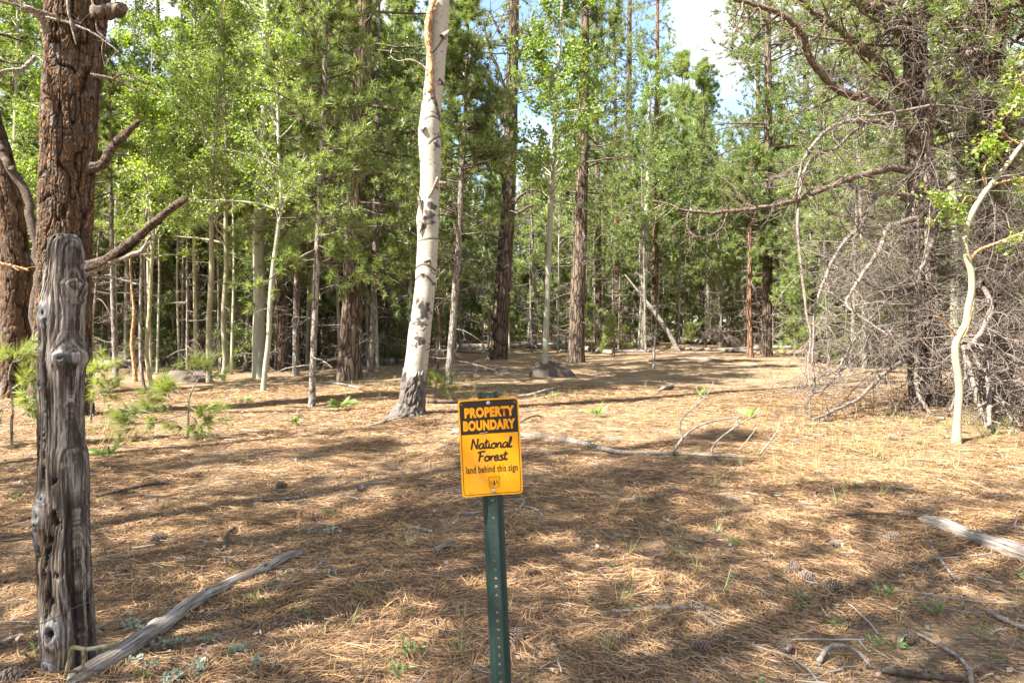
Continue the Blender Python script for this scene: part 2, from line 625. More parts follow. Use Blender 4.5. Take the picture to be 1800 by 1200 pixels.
M_ground = t.finish(c, 0.95, h, 0.9, 0.03, 0.1)

t = NT("sign_yellow")
n1 = t.noise(t.coords((3, 1, 0.6)), 9, 4)
c = t.mix(n1, (0.80, 0.315, 0.002), (0.86, 0.365, 0.004))
sp = t.ramp(t.noise(t.coords((1, 1, 1)), 140, 2), [(0.80, 0.0), (0.83, 0.5)])
c = t.mix(sp, c, (0.9, 0.62, 0.2))
c = t.mix(t.ramp(t.noise(t.coords((1, 1, .12)), 60, 4), [(0.55, 0.0), (0.75, 0.22)]), c, (0.60, 0.28, 0.04))
c = t.mix(t.ramp(t.noise(t.coords((1, 1, 1)), 9, 5), [(0.56, 0.0), (0.75, 0.3)]), c, (0.60, 0.32, 0.10))
dv = t.node("VectorMath", operation='DISTANCE')
tcs = t.node("TexCoord")
t.l.new(tcs.outputs['Object'], dv.inputs[0])
dv.inputs[1].default_value = (0.048, 0, -0.076)
near_ = t.ramp(dv.outputs['Value'], [(0.012, 1.0), (0.026, 0.0)])
spk = t.ramp(t.noise(t.coords(), 190, 2), [(0.56, 0.0), (0.62, 0.8)])
c = t.mix(t.math('MULTIPLY', near_, spk), c, (0.80, 0.60, 0.30))
M_yellow = t.finish(c, t.ramp(t.noise(t.coords(), 12, 4), [(.4, .32), (.6, .55)]), None, spec=0.4)
M_black = NT("sign_dark_brown").finish((0.020, 0.012, 0.008), 0.42, spec=0.4)
t = NT("letter_yellow")
M_letter = t.finish((0.82, 0.31, 0.005), 0.4, spec=0.3)
t = NT("green_post_paint")
n1 = t.noise(t.coords((1, 1, 0.15)), 30, 5, 0.6)
c = t.mix(n1, (0.016, 0.039, 0.035), (0.028, 0.057, 0.050))
c = t.mix(t.ramp(t.noise(t.coords((1, 1, 0.7)), 160, 3), [(0.70, 0.0), (0.76, 0.7)]), c, (0.2, 0.2, 0.16))
M_green = t.finish(c, 0.34, n1, 0.1, 0.002, 0.5)
t = NT("zinc")
M_zinc = t.finish(t.mix(t.noise(t.coords(), 120, 3), (0.42, 0.42, 0.42), (0.62, 0.61, 0.6)), 0.4, spec=0.5, metallic=0.7)
M_wire = NT("rusty_wire").finish((0.07, 0.045, 0.035), 0.7, metallic=0.3)
t = NT("cone_scale")
M_cone = t.finish(t.mix(t.noise(t.coords(), 60, 3), (0.09, 0.06, 0.045), (0.30, 0.225, 0.18)), 0.8)

# ------------------------------------------------------------------ the ground
def axis(n, near, far):
    s = np.linspace(-1, 1, n)
    k = 5.2
    return np.sinh(s * k) / np.sinh(k) * far


gx = axis(421, 0, 400)
gy = axis(421, 0, 400) + 3.0
XX, YY = np.meshgrid(gx, gy, indexing='ij')
mb = MB()
idx = np.arange(XX.size).reshape(XX.shape)
q = np.stack([idx[:-1, :-1], idx[1:, :-1], idx[1:, 1:], idx[:-1, 1:]], -1).reshape(-1, 4)
mb.add(np.stack([XX, YY, gz(XX, YY)], -1), q)
tag(mb.obj("ground", M_ground), kind='structure')

# fallen needles: real needles, dense near the camera, longer and sparser further off
def litter(y0, y1, dens, length, width):
    wid = y1 * 0.80 + 0.9
    n = int(2 * wid * (y1 - y0) * dens)
    x = RNG.uniform(-wid, wid, n)
    y = RNG.uniform(y0, y1, n)
    heap = vnoise(x / 0.45, y / 0.45, 21) + 0.6 * vnoise(x / 1.6, y / 1.6, 22)
    keep = (RNG.uniform(-1.3, 0.9, n) < heap) & (np.abs(x) < 0.80 * y + 0.9)
    x, y, heap = x[keep], y[keep], heap[keep]
    n = len(x)
    ang = np.pi * (vnoise(x / 0.7, y / 0.7, 23) * 1.2) + RNG.normal(0, 0.75, n)
    L = length * RNG.uniform(0.45, 1.1, n)
    bend = RNG.normal(0, 0.35, n)
    z0 = gz(x, y) + RNG.uniform(0.002, 0.022, n) * (1 + np.clip(heap, -0.5, 1))
    pit = RNG.normal(0, 0.07, n)
    P = np.empty((n, 4, 3))
    for k, s in enumerate((-0.5, -0.17, 0.17, 0.5)):
        a = ang + bend * s * 1.6
        P[:, k, 0] = x + np.cos(a) * L * s
        P[:, k, 1] = y + np.sin(a) * L * s
        P[:, k, 2] = z0 + pit * L * s - bend * bend * 0.02 * (abs(s) * 2)
    P[:, :, 2] = np.maximum(P[:, :, 2], gz(P[:, :, 0], P[:, :, 1]) + 0.002)
    T = nrm(P[:, -1] - P[:, 0])
    side = nrm(np.cross(T, RNG.normal(0, 0.35, (n, 3)) + np.array([0, 0, 1.0])))
    w = width * np.array([0.8, 1.0, 0.9, 0.3])[None, :, None] * RNG.uniform(0.7, 1.2, (n, 1, 1)) * 0.5
    V = np.stack([P - side[:, None] * w, P + side[:, None] * w], 2)       # n,4,2,3
    b = (np.arange(n) * 8)[:, None, None]
    kk = (np.arange(3) * 2)[None, :, None]
    qq = b + kk + np.array([0, 1, 3, 2])[None, None, :]
    return V.reshape(-1, 3), qq.reshape(-1, 4)


mb = MB()
for args in ((1.6, 3.6, 8000, 0.17, 0.0030), (3.6, 5.5, 6500, 0.17, 0.0036), (5.5, 8.5, 3600, 0.18, 0.0046), (8.5, 15, 1300, 0.2, 0.0070)):
    v, f = litter(*args)
    mb.add(v, f, 0, False)
tag(mb.obj("fallen_needles", M_litter), "rust and straw coloured pine needles carpeting the forest floor", "pine needles", kind='stuff')

# bark chips, dry leaf scraps
n = 5200
y = 2.0 + RNG.uniform(0, 1, n) ** 1.4 * 12
x = RNG.uniform(-1, 1, n) * (y * 0.8 + 0.6)
pos = np.stack([x, y, gz(x, y) + RNG.uniform(0.008, 0.024, n)], -1)
mb = MB()
leaves(mb, pos, 0.032, 0, RNG, 2.6)
tag(mb.obj("bark_litter", M_chip), "small brown bark chips and leaf scraps among the needles", "bark chips", kind='stuff')

# broken twigs too many to count
n = 2600
y = 2.0 + RNG.uniform(0, 1, n) ** 1.3 * 16
x = RNG.uniform(-1, 1, n) * (y * 0.8 + 0.6)
az = RNG.uniform(0, 6.28, n)
L_ = RNG.uniform(.03, .16, n) * (1 + (RNG.uniform(0, 1, n) < .06) * 2.5)
S = grow(np.stack([x, y, gz(x, y) + .012], -1), np.stack([np.cos(az), np.sin(az), 0 * az], -1), L_, 5, .12, 0, .05)
S[:, :, 2] = gz(S[:, :, 0], S[:, :, 1]) + RNG.uniform(.010, .026, (n, 1))
mb = MB()
tubes(mb, S, (np.array([1, 1, .9, .8, .6]) * RNG.uniform(.0014, .0042, (n, 1))) * (1 + y[:, None] * .05), 5)
tag(mb.obj("twig_litter", M_twig), "small broken twigs strewn through the fallen needles", "twigs", kind='stuff')

# thin dry grass
mb = MB()
cl = []
for (px, py, sx, sy, cnt) in ((700, 665, 120, 14, 90), (820, 690, 90, 14, 90), (1350, 655, 110, 14, 70), (1300, 730, 160, 30, 70), (1560, 770, 200, 50, 90),
                              (210, 760, 60, 20, 60), (1000, 700, 60, 12, 30), (640, 690, 70, 12, 40), (1720, 740, 80, 30, 90), (1450, 830, 260, 60, 60),
                              (900, 980, 700, 160, 24), (300, 690, 200, 18, 50)):
    for _ in range(cnt):
        cl.append(G(RNG.normal(px, sx * 0.6), max(600, RNG.normal(py, sy * 0.7))))
cl = np.array(cl)
blades(mb, cl, np.tile([0, 0, 1.0], (len(cl), 1)), 9, 0.17, 0.005, 0.55, 0)
tag(mb.obj("grass", M_grass), "thin dry grass in sparse wisps on the forest floor", "grass", kind='stuff')

# ------------------------------------------------------------------ tree generators
def resample_r(r, k):
    return np.interp(np.linspace(0, 1, k), np.linspace(0, 1, len(r)), r)


def trunk_tube(mb, path, radii, n=10, k=24, flare=1.5, mat=0):
    P = smooth_path(path, k)
    R = resample_r(np.asarray(radii, float), k)
    hgt = P[:, 2] - P[0, 2]
    R = R * (1 + (flare - 1) * np.exp(-np.maximum(hgt, 0) / (2.2 * R[0] + 0.05)))
    tubes(mb, P[None], R[None], n, mat)
    return P, R


def fan(P, R, zlo, zhi, count, rng):
    """count start points up a trunk polyline"""
    z = rng.uniform(zlo, zhi, count)
    zz = P[:, 2]
    pos = np.stack([np.interp(z, zz, P[:, i]) for i in range(3)], -1)
    return pos, z, np.interp(z, zz, R)


def dead_branches(mb, P, R, zlo, zhi, count, length, rng, droop=-0.05, rad=0.012, sub=5, mat=0, curl=0.05, sub2=0):
    pos, z, r = fan(P, R, zlo, zhi, count, rng)
    az = rng.uniform(0, 2 * np.pi, count)
    d = np.stack([np.cos(az), np.sin(az), rng.normal(0.0, 0.25, count)], -1)
    L = length * rng.uniform(0.35, 1.1, count)
    B = grow(pos, d, L, 7, 0.13, droop, curl, rng)
    tubes(mb, B, np.linspace(1, 0.25, 7)[None] * (rad * (0.5 + L / length))[:, None], 4, mat)
    if sub:
        par = np.repeat(np.arange(count), sub)
        tt = rng.uniform(0.2, 1, len(par))
        p, T = sample(B, par, tt)
        S = grow(p, side_dirs(T, 0.62, rng), L[par] * rng.uniform(0.15, 0.5, len(par)), 5, 0.16, droop, 0.08, rng)
        tubes(mb, S, np.linspace(1, 0.3, 5)[None] * np.full((len(par), 1), rad * 0.45), 3, mat)
        if sub2:
            par2 = np.repeat(np.arange(len(par)), sub2)
            p, T = sample(S, par2, rng.uniform(0.2, 1, len(par2)))
            S2 = grow(p, side_dirs(T, 0.6, rng), length * 0.16 * rng.uniform(0.4, 1.2, len(par2)), 4, 0.2, droop, 0.1, rng)
            tubes(mb, S2, np.linspace(1, 0.4, 4)[None] * np.full((len(par2), 1), rad * 0.27), 3, mat)
    return B


DENSE = 1.7


def needle_crown(mb, P, R, zlo, zhi, nl, rad, rng, tuftN=12, L=0.17, w=0.013, sub=6, per=4, m_wood=0, m_leaf=1, droop=0.03, low=-0.15, twigs=True, prof=0.7):
    nl, sub, per, tuftN, w = int(nl * DENSE), sub + 2, per + 1, tuftN + 3, w * 1.35
    pos, z, r = fan(P, R, zlo, zhi, nl, rng)
    s = (z - zlo) / max(zhi - zlo, 1e-6)
    az = rng.uniform(0, 2 * np.pi, nl)
    el = low + (1.0 - low) * s ** 1.5 + rng.normal(0, 0.18, nl)
    d = np.stack([np.cos(az) * np.cos(el), np.sin(az) * np.cos(el), np.sin(el)], -1)
    Ll = rad * ((1 - s) ** prof * (0.6 + 0.4 * np.minimum(1, s * 4)) * rng.uniform(0.3, 1.3, nl)) + 0.25
    B = grow(pos, d, Ll, 7, 0.09, droop, 0.02, rng)
    tubes(mb, B, np.linspace(1, 0.22, 7)[None] * (0.012 + Ll * 0.010)[:, None], 4, m_wood)
    par = np.repeat(np.arange(nl), sub)
    p, T = sample(B, par, rng.uniform(0.25, 1.0, len(par)))
    S = grow(p, side_dirs(T, 0.55, rng) + np.array([0, 0, 0.12]), Ll[par] * rng.uniform(0.15, 0.42, len(par)) + 0.08, 4, 0.14, 0.06, 0.05, rng)
    if twigs:
        tubes(mb, S, np.linspace(1, 0.4, 4)[None] * np.full((len(par), 1), 0.007), 3, m_wood)
    par2 = np.repeat(np.arange(len(par)), per)
    tt = rng.uniform(0.25, 1.0, len(par2))
    tt[::per] = 1.0
    p, T = sample(S, par2, tt)
    blades(mb, p, T + np.array([0, 0, 0.25]), tuftN, L, w, 1.25, m_leaf, rng)


def leaf_crown(mb, P, R, zlo, zhi, nl, rad, rng, size=0.055, sub=6, per=16, m_wood=0, m_leaf=1, jit=0.06, el0=0.5, limb_r=0.012):
    nl, sub, per, size = int(nl * 1.3), sub + 1, int(per * 1.35), size * 1.05
    pos, z, r = fan(P, R, zlo, zhi, nl, rng)
    s = (z - zlo) / max(zhi - zlo, 1e-6)
    az = rng.uniform(0, 2 * np.pi, nl)
    el = el0 + 0.5 * s + rng.normal(0, 0.2, nl)
    d = np.stack([np.cos(az) * np.cos(el), np.sin(az) * np.cos(el), np.sin(el)], -1)
    Ll = rad * ((1 - 0.75 * s) * rng.uniform(0.5, 1.15, nl)) + 0.15
    B = grow(pos, d, Ll, 6, 0.10, 0.0, 0.04, rng)
    tubes(mb, B, np.linspace(1, 0.25, 6)[None] * (0.006 + Ll * limb_r)[:, None], 4, m_wood)
    par = np.repeat(np.arange(nl), sub)
    p, T = sample(B, par, rng.uniform(0.25, 1.0, len(par)))
    S = grow(p, side_dirs(T, 0.55, rng), Ll[par] * rng.uniform(0.15, 0.45, len(par)) + 0.05, 4, 0.16, -0.02, 0.05, rng)
    tubes(mb, S, np.linspace(1, 0.4, 4)[None] * np.full((len(par), 1), 0.005), 3, m_wood)
    par2 = np.repeat(np.arange(len(par)), per)
    p, T = sample(S, par2, rng.uniform(0.1, 1.0, len(par2)))
    leaves(mb, p + rng.normal(0, jit, p.shape), size, m_leaf, rng)


def straight(H, lean, rng, wob=0.03, k=9):
    z = np.linspace(-0.15, H, k)
    off = np.cumsum(rng.normal(0, wob * H / k, (k, 2)), 0)
    off -= off[0]
    return np.stack([off[:, 0] + lean[0] * z, off[:, 1] + lean[1] * z, z], -1)


def pine_meshes(seed, H, r0, crown0, crown_r, nl=46, dead=26, dead_len=1.4, bark=None, tuftN=12, sub=6, per=4, L=0.2, w=0.016, dead0=0.6, path=None, low=-0.15, prof=0.7):
    rng = np.random.default_rng(seed)
    parts = []
    mb = MB()
    path = straight(H, rng.normal(0, 0.012, 2), rng, 0.02) if path is None else path
    z0 = path[0][2]
    P, R = trunk_tube(mb, path, [r0, r0 * 0.86, r0 * 0.66, r0 * 0.4, r0 * 0.06], 10, 26, 1.45)
    if dead:
        dead_branches(mb, P, R, dead0, crown0 + 0.25 * (H - crown0), dead, dead_len, rng, -0.03, 0.012, 6, 1, 0.06, 2)
    parts.append(("trunk", mb.mesh("pine_trunk", [bark or M_bark, M_dead])))
    mb = MB()
    needle_crown(mb, P, R, crown0, H, nl, crown_r, rng, tuftN, L, w, sub, per, low=low, prof=prof)
    parts.append(("crown", mb.mesh("pine_crown", [M_limb, M_needle])))
    return parts


def aspen_meshes(seed, H, r0, crown0, crown_r, nl=30, bark=None, size=0.06, sub=6, per=14, path=None, jit=0.06, el0=0.5):
    rng = np.random.default_rng(seed)
    mb = MB()
    path = straight(H, rng.normal(0, 0.02, 2), rng, 0.03) if path is None else path
    P, R = trunk_tube(mb, path, [r0, r0 * 0.9, r0 * 0.75, r0 * 0.5, r0 * 0.12], 12, 26, 1.25)
    tr = mb.mesh("aspen_trunk", bark or M_aspen)
    mb = MB()
    leaf_crown(mb, P, R, crown0, H, nl, crown_r, rng, size, sub, per, jit=jit, el0=el0)
    return [("trunk", tr), ("crown", mb.mesh("aspen_crown", [bark or M_aspen, M_aspen_leaf]))]


def plant_tree(name, parts, label, cat, loc, rotz=0.0, scale=1.0, group=None):
    o = thing(name, label, cat, loc, rotz, scale, group)
    for pn, me in parts:
        link(pn, me, o)
    return o


def base_at(px, py):
    p = G(px, py)
    return p


def rel_path(points, Y, base, top_extra=None, dy=0.0):
    """photograph pixels at depth Y -> path relative to base"""
    out = [A(px, py, Y + dy * i) - base for i, (px, py) in enumerate(points)]
    if top_extra is not None:
        out.append(out[-1] + np.array(top_extra, float))
    out[0][2] = min(out[0][2], -0.12)
    return np.array(out)


# ------------------------------------------------------------------ boundary sign on its steel post
SIGN_Y = 2.0
sign = thing("boundary_sign", "yellow property boundary sign bolted to a green steel post with punched holes", "sign")
# the post leans a little to the left: axis through these two photograph points
pa, pb = A(857, 690, SIGN_Y + 0.012), A(880, 1200, SIGN_Y + 0.012)
axis_v = nrm(pa - pb)
ground_t = (pb[2] + 0.35) / axis_v[2]
foot = pb - axis_v * ground_t
side_v = nrm(np.cross(axis_v, np.array([0.05, 1.0, 0])))     # to the right
side_v = side_v if side_v[0] > 0 else -side_v
back_v = np.cross(axis_v, side_v)
back_v = back_v if back_v[1] > 0 else -back_v
length = float(np.linalg.norm(pa - foot))
HOLE = 0.0254
mb = MB()
ncell = int(length / HOLE)
prof = [(-0.0305, 0.018), (-0.0205, 0.018), (-0.0127, 0.0), (0.0127, 0.0), (0.0205, 0.018), (0.0305, 0.018)]
TH = 0.003


def post_pt(u, dpt, h):
    return foot + side_v * u + back_v * dpt + axis_v * h


top_h = length
hs = [top_h - i * HOLE for i in range(ncell + 1)]
for (a, b) in ((0, 1), (1, 2), (3, 4), (4, 5)):
    for off in (0.0, TH):
        v = [post_pt(prof[a][0], prof[a][1] + off, 0), post_pt(prof[b][0], prof[b][1] + off, 0), post_pt(prof[b][0], prof[b][1] + off, top_h), post_pt(prof[a][0], prof[a][1] + off, top_h)]
        mb.add(v, [[0, 1, 2, 3]], 0, False)
for e in (0, 5):
    v = [post_pt(prof[e][0], prof[e][1], 0), post_pt(prof[e][0], prof[e][1] + TH, 0), post_pt(prof[e][0], prof[e][1] + TH, top_h), post_pt(prof[e][0], prof[e][1], top_h)]
    mb.add(v, [[0, 1, 2, 3]], 0, False)
for k in range(5):
    a, b = prof[k], prof[k + 1]
    mb.add([post_pt(a[0], a[1], top_h), post_pt(b[0], b[1], top_h), post_pt(b[0], b[1] + TH, top_h), post_pt(a[0], a[1] + TH, top_h)], [[0, 1, 2, 3]], 0, False)
ang = np.arange(16) * np.pi / 8
sq = np.stack([np.cos(ang), np.sin(ang)], -1)
sq = sq / np.abs(sq).max(1, keepdims=True) * (HOLE / 2)
ci = np.stack([np.cos(ang), np.sin(ang)], -1) * 0.0046
for i in range(ncell):
    hc = top_h - (i + 0.5) * HOLE
    rings = []
    for ring, off in ((sq, 0.0), (ci, 0.0), (ci, TH), (sq, TH)):
        rings.append(np.array([post_pt(p[0], off, hc + p[1]) for p in ring]))
    V = np.concatenate(rings)
    j = np.arange(16)
    for r in range(3):
        mb.add(V[r * 16:(r + 2) * 16], np.stack([j, (j + 1) % 16, 16 + (j + 1) % 16, 16 + j], -1), 0, False)
mb.obj("post", M_green, sign)

# panel: local x right, z up, facing the camera
SW, SH = 0.178, 0.284
pc = A(862.0, 785.0, SIGN_Y)
panel = bpy.data.objects.new("panel", None)


def rounded(w, h, r, n=6):
    pts = []
    for cx, cy, a0 in ((w / 2 - r, h / 2 - r, 0), (-w / 2 + r, h / 2 - r, 90), (-w / 2 + r, -h / 2 + r, 180), (w / 2 - r, -h / 2 + r, 270)):
        for i in range(n + 1):
            a = math.radians(a0 + 90 * i / n)
            pts.append((cx + r * math.cos(a), cy + r * math.sin(a)))
    return np.array(pts)


def bow(x):            # the sheet is pulled back a little along its middle
    return -0.0035 * (np.abs(x) / (SW / 2)) ** 1.5 * 0.8


def plate(mb, pts, y_front, y_back, cx=0, cz=0, cols=14):
    """flat sheet cut into vertical columns so that it can bow; pts closed outline, convex"""
    pts = np.asarray(pts) + np.array([cx, cz])
    xs = np.unique(np.concatenate([np.linspace(pts[:, 0].min(), pts[:, 0].max(), cols), pts[:, 0]]))
    nx = len(pts)
    top, bot = [], []
    for x in xs:
        zz = []
        for i in range(nx):
            a, b = pts[i], pts[(i + 1) % nx]
            if (a[0] - x) * (b[0] - x) <= 0 and abs(a[0] - b[0]) > 1e-12:
                zz.append(a[1] + (b[1] - a[1]) * (x - a[0]) / (b[0] - a[0]))
            elif abs(a[0] - x) < 1e-9:
                zz.append(a[1])
        top.append(max(zz))
        bot.append(min(zz))
    xs, top, bot = np.array(xs), np.array(top), np.array(bot)
    n = len(xs)
    f = y_front + bow(xs)
    bk = y_back + bow(xs)
    V = np.concatenate([np.stack([xs, f, top], -1), np.stack([xs, f, bot], -1), np.stack([xs, bk, top], -1), np.stack([xs, bk, bot], -1)])
    i = np.arange(n - 1)
    fr = np.stack([i, n + i, n + i + 1, i + 1], -1)
    bkf = np.stack([2 * n + i + 1, 3 * n + i + 1, 3 * n + i, 2 * n + i], -1)
    tp = np.stack([2 * n + i, i, i + 1, 2 * n + i + 1], -1)
    bt = np.stack([n + i, 3 * n + i, 3 * n + i + 1, n + i + 1], -1)
    ends = np.array([[0, 2 * n, 3 * n, n], [n - 1, 2 * n - 1, 4 * n - 1, 3 * n - 1]])
    mb.add(V, np.concatenate([fr, bkf, tp, bt, ends]), 0, False)


mb = MB()
plate(mb, rounded(SW, SH, 0.011), -0.0012, 0.0006)
panel = mb.obj("panel", M_yellow, sign)
panel.location = Vector([float(c) for c in pc])
panel.rotation_euler = (math.radians(1.0), math.radians(-2.9), math.radians(4.5))
E = -0.0016


def ribbon(mb, pts, w, closed=True, y0=E):
    """flat stroke of width w along a 2-D path"""
    p = np.asarray(pts, float)
    if closed:
        t = nrm(np.roll(p, -1, 0) - np.roll(p, 1, 0))
    else:
        t = nrm(np.gradient(p, axis=0))
    nn = np.stack([-t[:, 1], t[:, 0]], -1) * w / 2
    a, b = p + nn, p - nn
    V = np.concatenate([np.stack([q[:, 0], y0 + bow(q[:, 0]) - 0.0002, q[:, 1]], -1) for q in (a, b)])
    n = len(p)
    i = np.arange(n if closed else n - 1)
    j = (i + 1) % n
    mb.add(V, np.stack([i, j, n + j, n + i], -1), 0, False)


mb = MB()
outl = rounded(SW - 0.011, SH - 0.011, 0.008, 8)
fine = []
for i in range(len(outl)):
    a, b = outl[i], outl[(i + 1) % len(outl)]
    m = max(1, int(np.linalg.norm(b - a) / 0.01))
    fine += [a + (b - a) * k / m for k in range(m)]
ribbon(mb, fine, 0.0016)
mb.obj("border_line", M_black, panel)
# dark heading band: rounded at its top corners only
hw, htop, hbot, hr = (SW - 0.0118) / 2, SH / 2 - 0.0058, SH / 2 - 0.102, 0.0075
band = [(-hw, hbot), (hw, hbot)] + [(hw - hr + hr * math.cos(math.radians(a)), htop - hr + hr * math.sin(math.radians(a))) for a in range(0, 91, 15)] + \
       [(-hw + hr + hr * math.cos(math.radians(a)), htop - hr + hr * math.sin(math.radians(a))) for a in range(90, 181, 15)]
mb = MB()
plate(mb, band, E - 0.0001, -0.0013)
mb.obj("header_band", M_black, panel)
EH = E - 0.0006


def letters(name, text, cx, cz, width, height, mat, bold=0.02, y0=E, parent=None, space=1.0):
    cu = bpy.data.curves.new(name, 'FONT')
    cu.body = text
    cu.align_x = 'CENTER'
    cu.offset = bold
    cu.space_character = space
    cu.resolution_u = 6
    o = bpy.data.objects.new(name, cu)
    COL.objects.link(o)
    me = bpy.data.meshes.new_from_object(o.evaluated_get(bpy.context.evaluated_depsgraph_get()))
    bpy.data.objects.remove(o)
    n = len(me.vertices)
    co = np.empty(n * 3)
    me.vertices.foreach_get("co", co)
    co = co.reshape(-1, 3)
    lo, hi = co.min(0), co.max(0)
    x = (co[:, 0] - (lo[0] + hi[0]) / 2) / (hi[0] - lo[0]) * width + cx
    z = (co[:, 1] - (lo[1] + hi[1]) / 2) / (hi[1] - lo[1]) * height + cz
    out = np.stack([x, y0 - 0.0003 + bow(x), z], -1)
    me.vertices.foreach_set("co", out.ravel())
    me.update()
    me.materials.clear()
    me.materials.append(mat)
    return link(name, me, parent or panel)


V0 = lambda f: SH / 2 - f * SH
letters("heading_lettering", "PROPERTY", 0.002, V0(0.137), 0.146, 0.0305, M_letter, 0.062, EH, space=1.1)
letters("heading_lettering", "BOUNDARY", 0.000, V0(0.270), 0.153, 0.0305, M_letter, 0.062, EH, space=1.1)
letters("plain_lettering", "land behind this sign", 0.001, V0(0.735), 0.151, 0.0275, M_black, 0.019, space=1.14)
letters("code_lettering", "54-2", -0.063, V0(0.957), 0.012, 0.0045, M_black, 0.0)

# hand-lettered script
GLY = {
    'N': (1.30, [[(0, 0), (0.06, .9), (0.15, 1.95)], [(0.15, 1.95), (.55, 1.0), (1.0, 0.05)], [(1.0, .05), (1.04, 1.0), (1.1, 1.95)]]),
    'F': (1.18, [[(0.38, 1.85), (0.3, 1.0), (0.22, 0)], [(-0.15, 1.7), (0.3, 1.88), (1.2, 1.95)], [(0.25, 1.0), (.6, 1.02), (0.95, 1.08)]]),
    'a': (1.12, [[(.92, .85), (.5, 1.0), (.1, .6), (.2, .08), (.55, .12), (.85, .55), (.93, .95), (.88, .4), (1.0, .05), (1.25, .3)]]),
    't': (0.66, [[(.28, 1.75), (.2, .4), (.35, .05), (.72, .3)], [(-.1, 1.15), (.3, 1.2), (.7, 1.27)]]),
    'i': (0.50, [[(.12, .95), (.08, .3), (.25, .05), (.55, .3)], [(.17, 1.42), (.19, 1.46), (.21, 1.5)]]),
    'o': (1.02, [[(.5, 1.0), (.1, .7), (.1, .2), (.45, .02), (.8, .3), (.8, .8), (.5, 1.0), (.62, .84), (1.1, .9)]]),
    'n': (1.05, [[(.1, .95), (.12, .5), (.1, .05), (.18, .6), (.5, .98), (.74, .8), (.72, .25), (.86, .05), (1.1, .3)]]),
    'l': (0.60, [[(0, .3), (.38, 1.2), (.46, 1.8), (.28, 1.92), (.15, 1.2), (.18, .3), (.35, .02), (.68, .3)]]),
    'r': (0.72, [[(.1, .95), (.14, .5), (.12, .05), (.2, .6), (.42, .95), (.68, .9)]]),
    'e': (0.92, [[(.1, .5), (.7, .6), (.65, .95), (.35, 1.0), (.1, .6), (.15, .15), (.45, .02), (.92, .3)]]),
    's': (0.82, [[(.7, .92), (.4, 1.0), (.2, .78), (.6, .45), (.55, .1), (.2, .03), (0, .15)], [(.55, .1), (.7, .15), (.9, .3)]]),
}


def script(name, word, cx, base_z, width, xh, stroke):
    adv, paths = 0.0, []
    for ch in word:
        wd, st = GLY[ch]
        for s in st:
            paths.append([(adv + x + 0.12 * y, y) for x, y in s])
        adv += wd
    mb = MB()
    sx = width / adv
    for s in paths:
        p = smooth_path([(x * sx - width / 2 + cx, 0, base_z + y * xh) for x, y in s], max(6, 6 * len(s)))
        p[:, 1] = E + bow(p[:, 0])
        nb = MB()
        tubes(nb, p[None], np.full((1, len(p)), stroke / 2), 8, 0, True)
        for v, (f, m, sm) in zip(nb.v, nb.f):
            v = v.copy()
            y_mid = E + bow(v[:, 0])
            v[:, 1] = y_mid + (v[:, 1] - y_mid) * 0.18
            mb.add(v, f - f.min(), 0, False)
    return mb.obj(name, M_black, panel)


script("script_lettering", "National", 0.003, V0(0.514), 0.118, 0.0158, 0.0050)
script("script_lettering", "Forest", 0.004, V0(0.642), 0.086, 0.0148, 0.0052)

# shield with a tree between U and S
mb = MB()
sh = [(-1, 1), (-.5, .93), (0, 1.0), (.5, .93), (1, 1), (1.05, .5), (.93, .1), (1.0, -.4), (.85, -.85), (.3, -.95), (0, -1.08), (-.3, -.95), (-.85, -.85), (-1.0, -.4), (-.93, .1), (-1.05, .5)]
sc_, ox, oz = np.array([0.0150, 0.0170]), 0.006, V0(0.866)
sp_ = smooth_path([(x, y, 0) for x, y in sh + sh[:1]], 80)[:-1, :2] * sc_ + np.array([ox, oz])
ribbon(mb, sp_, 0.0011)
ribbon(mb, np.array([(-.85, .62), (-.4, .72), (0, .66), (.4, .72), (.85, .62)]) * sc_ + np.array([ox, oz]), 0.0007, False)
ribbon(mb, np.array([(-.85, -.55), (-.4, -.62), (0, -.66), (.4, -.62), (.85, -.55)]) * sc_ + np.array([ox, oz]), 0.0009, False)
for k in range(3):
    z1 = 0.55 - k * 0.28
    tri = np.array([(-.16 - .07 * k, z1 - .42), (.16 + .07 * k, z1 - .42), (0.0, z1)]) * sc_ + np.array([ox, oz])
    mb.add(np.stack([tri[:, 0], E - 0.0002 - 0.00005 * k + bow(tri[:, 0]), tri[:, 1]], -1), [[0, 1, 2]], 0, False)
ribbon(mb, np.array([(0, -.2), (0, -.48)]) * sc_ + np.array([ox, oz]), 0.0014, False)
emblem = mb.obj("shield_emblem", M_black, panel)
for ch, dx in (("U", -0.0082), ("S", 0.0082)):
    letters("emblem_letter", ch, ox + dx, oz + 0.0005, 0.0056, 0.0105, M_black, 0.012, E - 0.0002)
# bolts
for (bx, f) in ((0.000, 0.045), (0.003, 0.955)):
    mb = MB()
    a = np.arange(20) * 2 * np.pi / 20
    prof_b = [(0.0056, -0.0016), (0.0056, -0.0026), (0.0040, -0.0032), (0.0038, -0.0050), (0.0022, -0.0058), (0.0018, -0.0048), (0.0002, -0.0048)]
    V = np.concatenate([np.stack([bx + r * np.cos(a), np.full(20, yy), V0(f) + r * np.sin(a)], -1) for r, yy in prof_b])
    j = np.arange(20)
    Fq = np.concatenate([np.stack([k * 20 + j, k * 20 + (j + 1) % 20, (k + 1) * 20 + (j + 1) % 20, (k + 1) * 20 + j], -1) for k in range(len(prof_b) - 1)])
    mb.add(V, Fq, 0, False)
    mb.obj("bolt", M_zinc, panel)
mb = MB()
ribbon(mb, np.array([(-.030, V0(.352)), (-.018, V0(.349)), (-.006, V0(.344))]), .0016, False, EH - .0003)
mb.obj("scratch", M_zinc, panel)
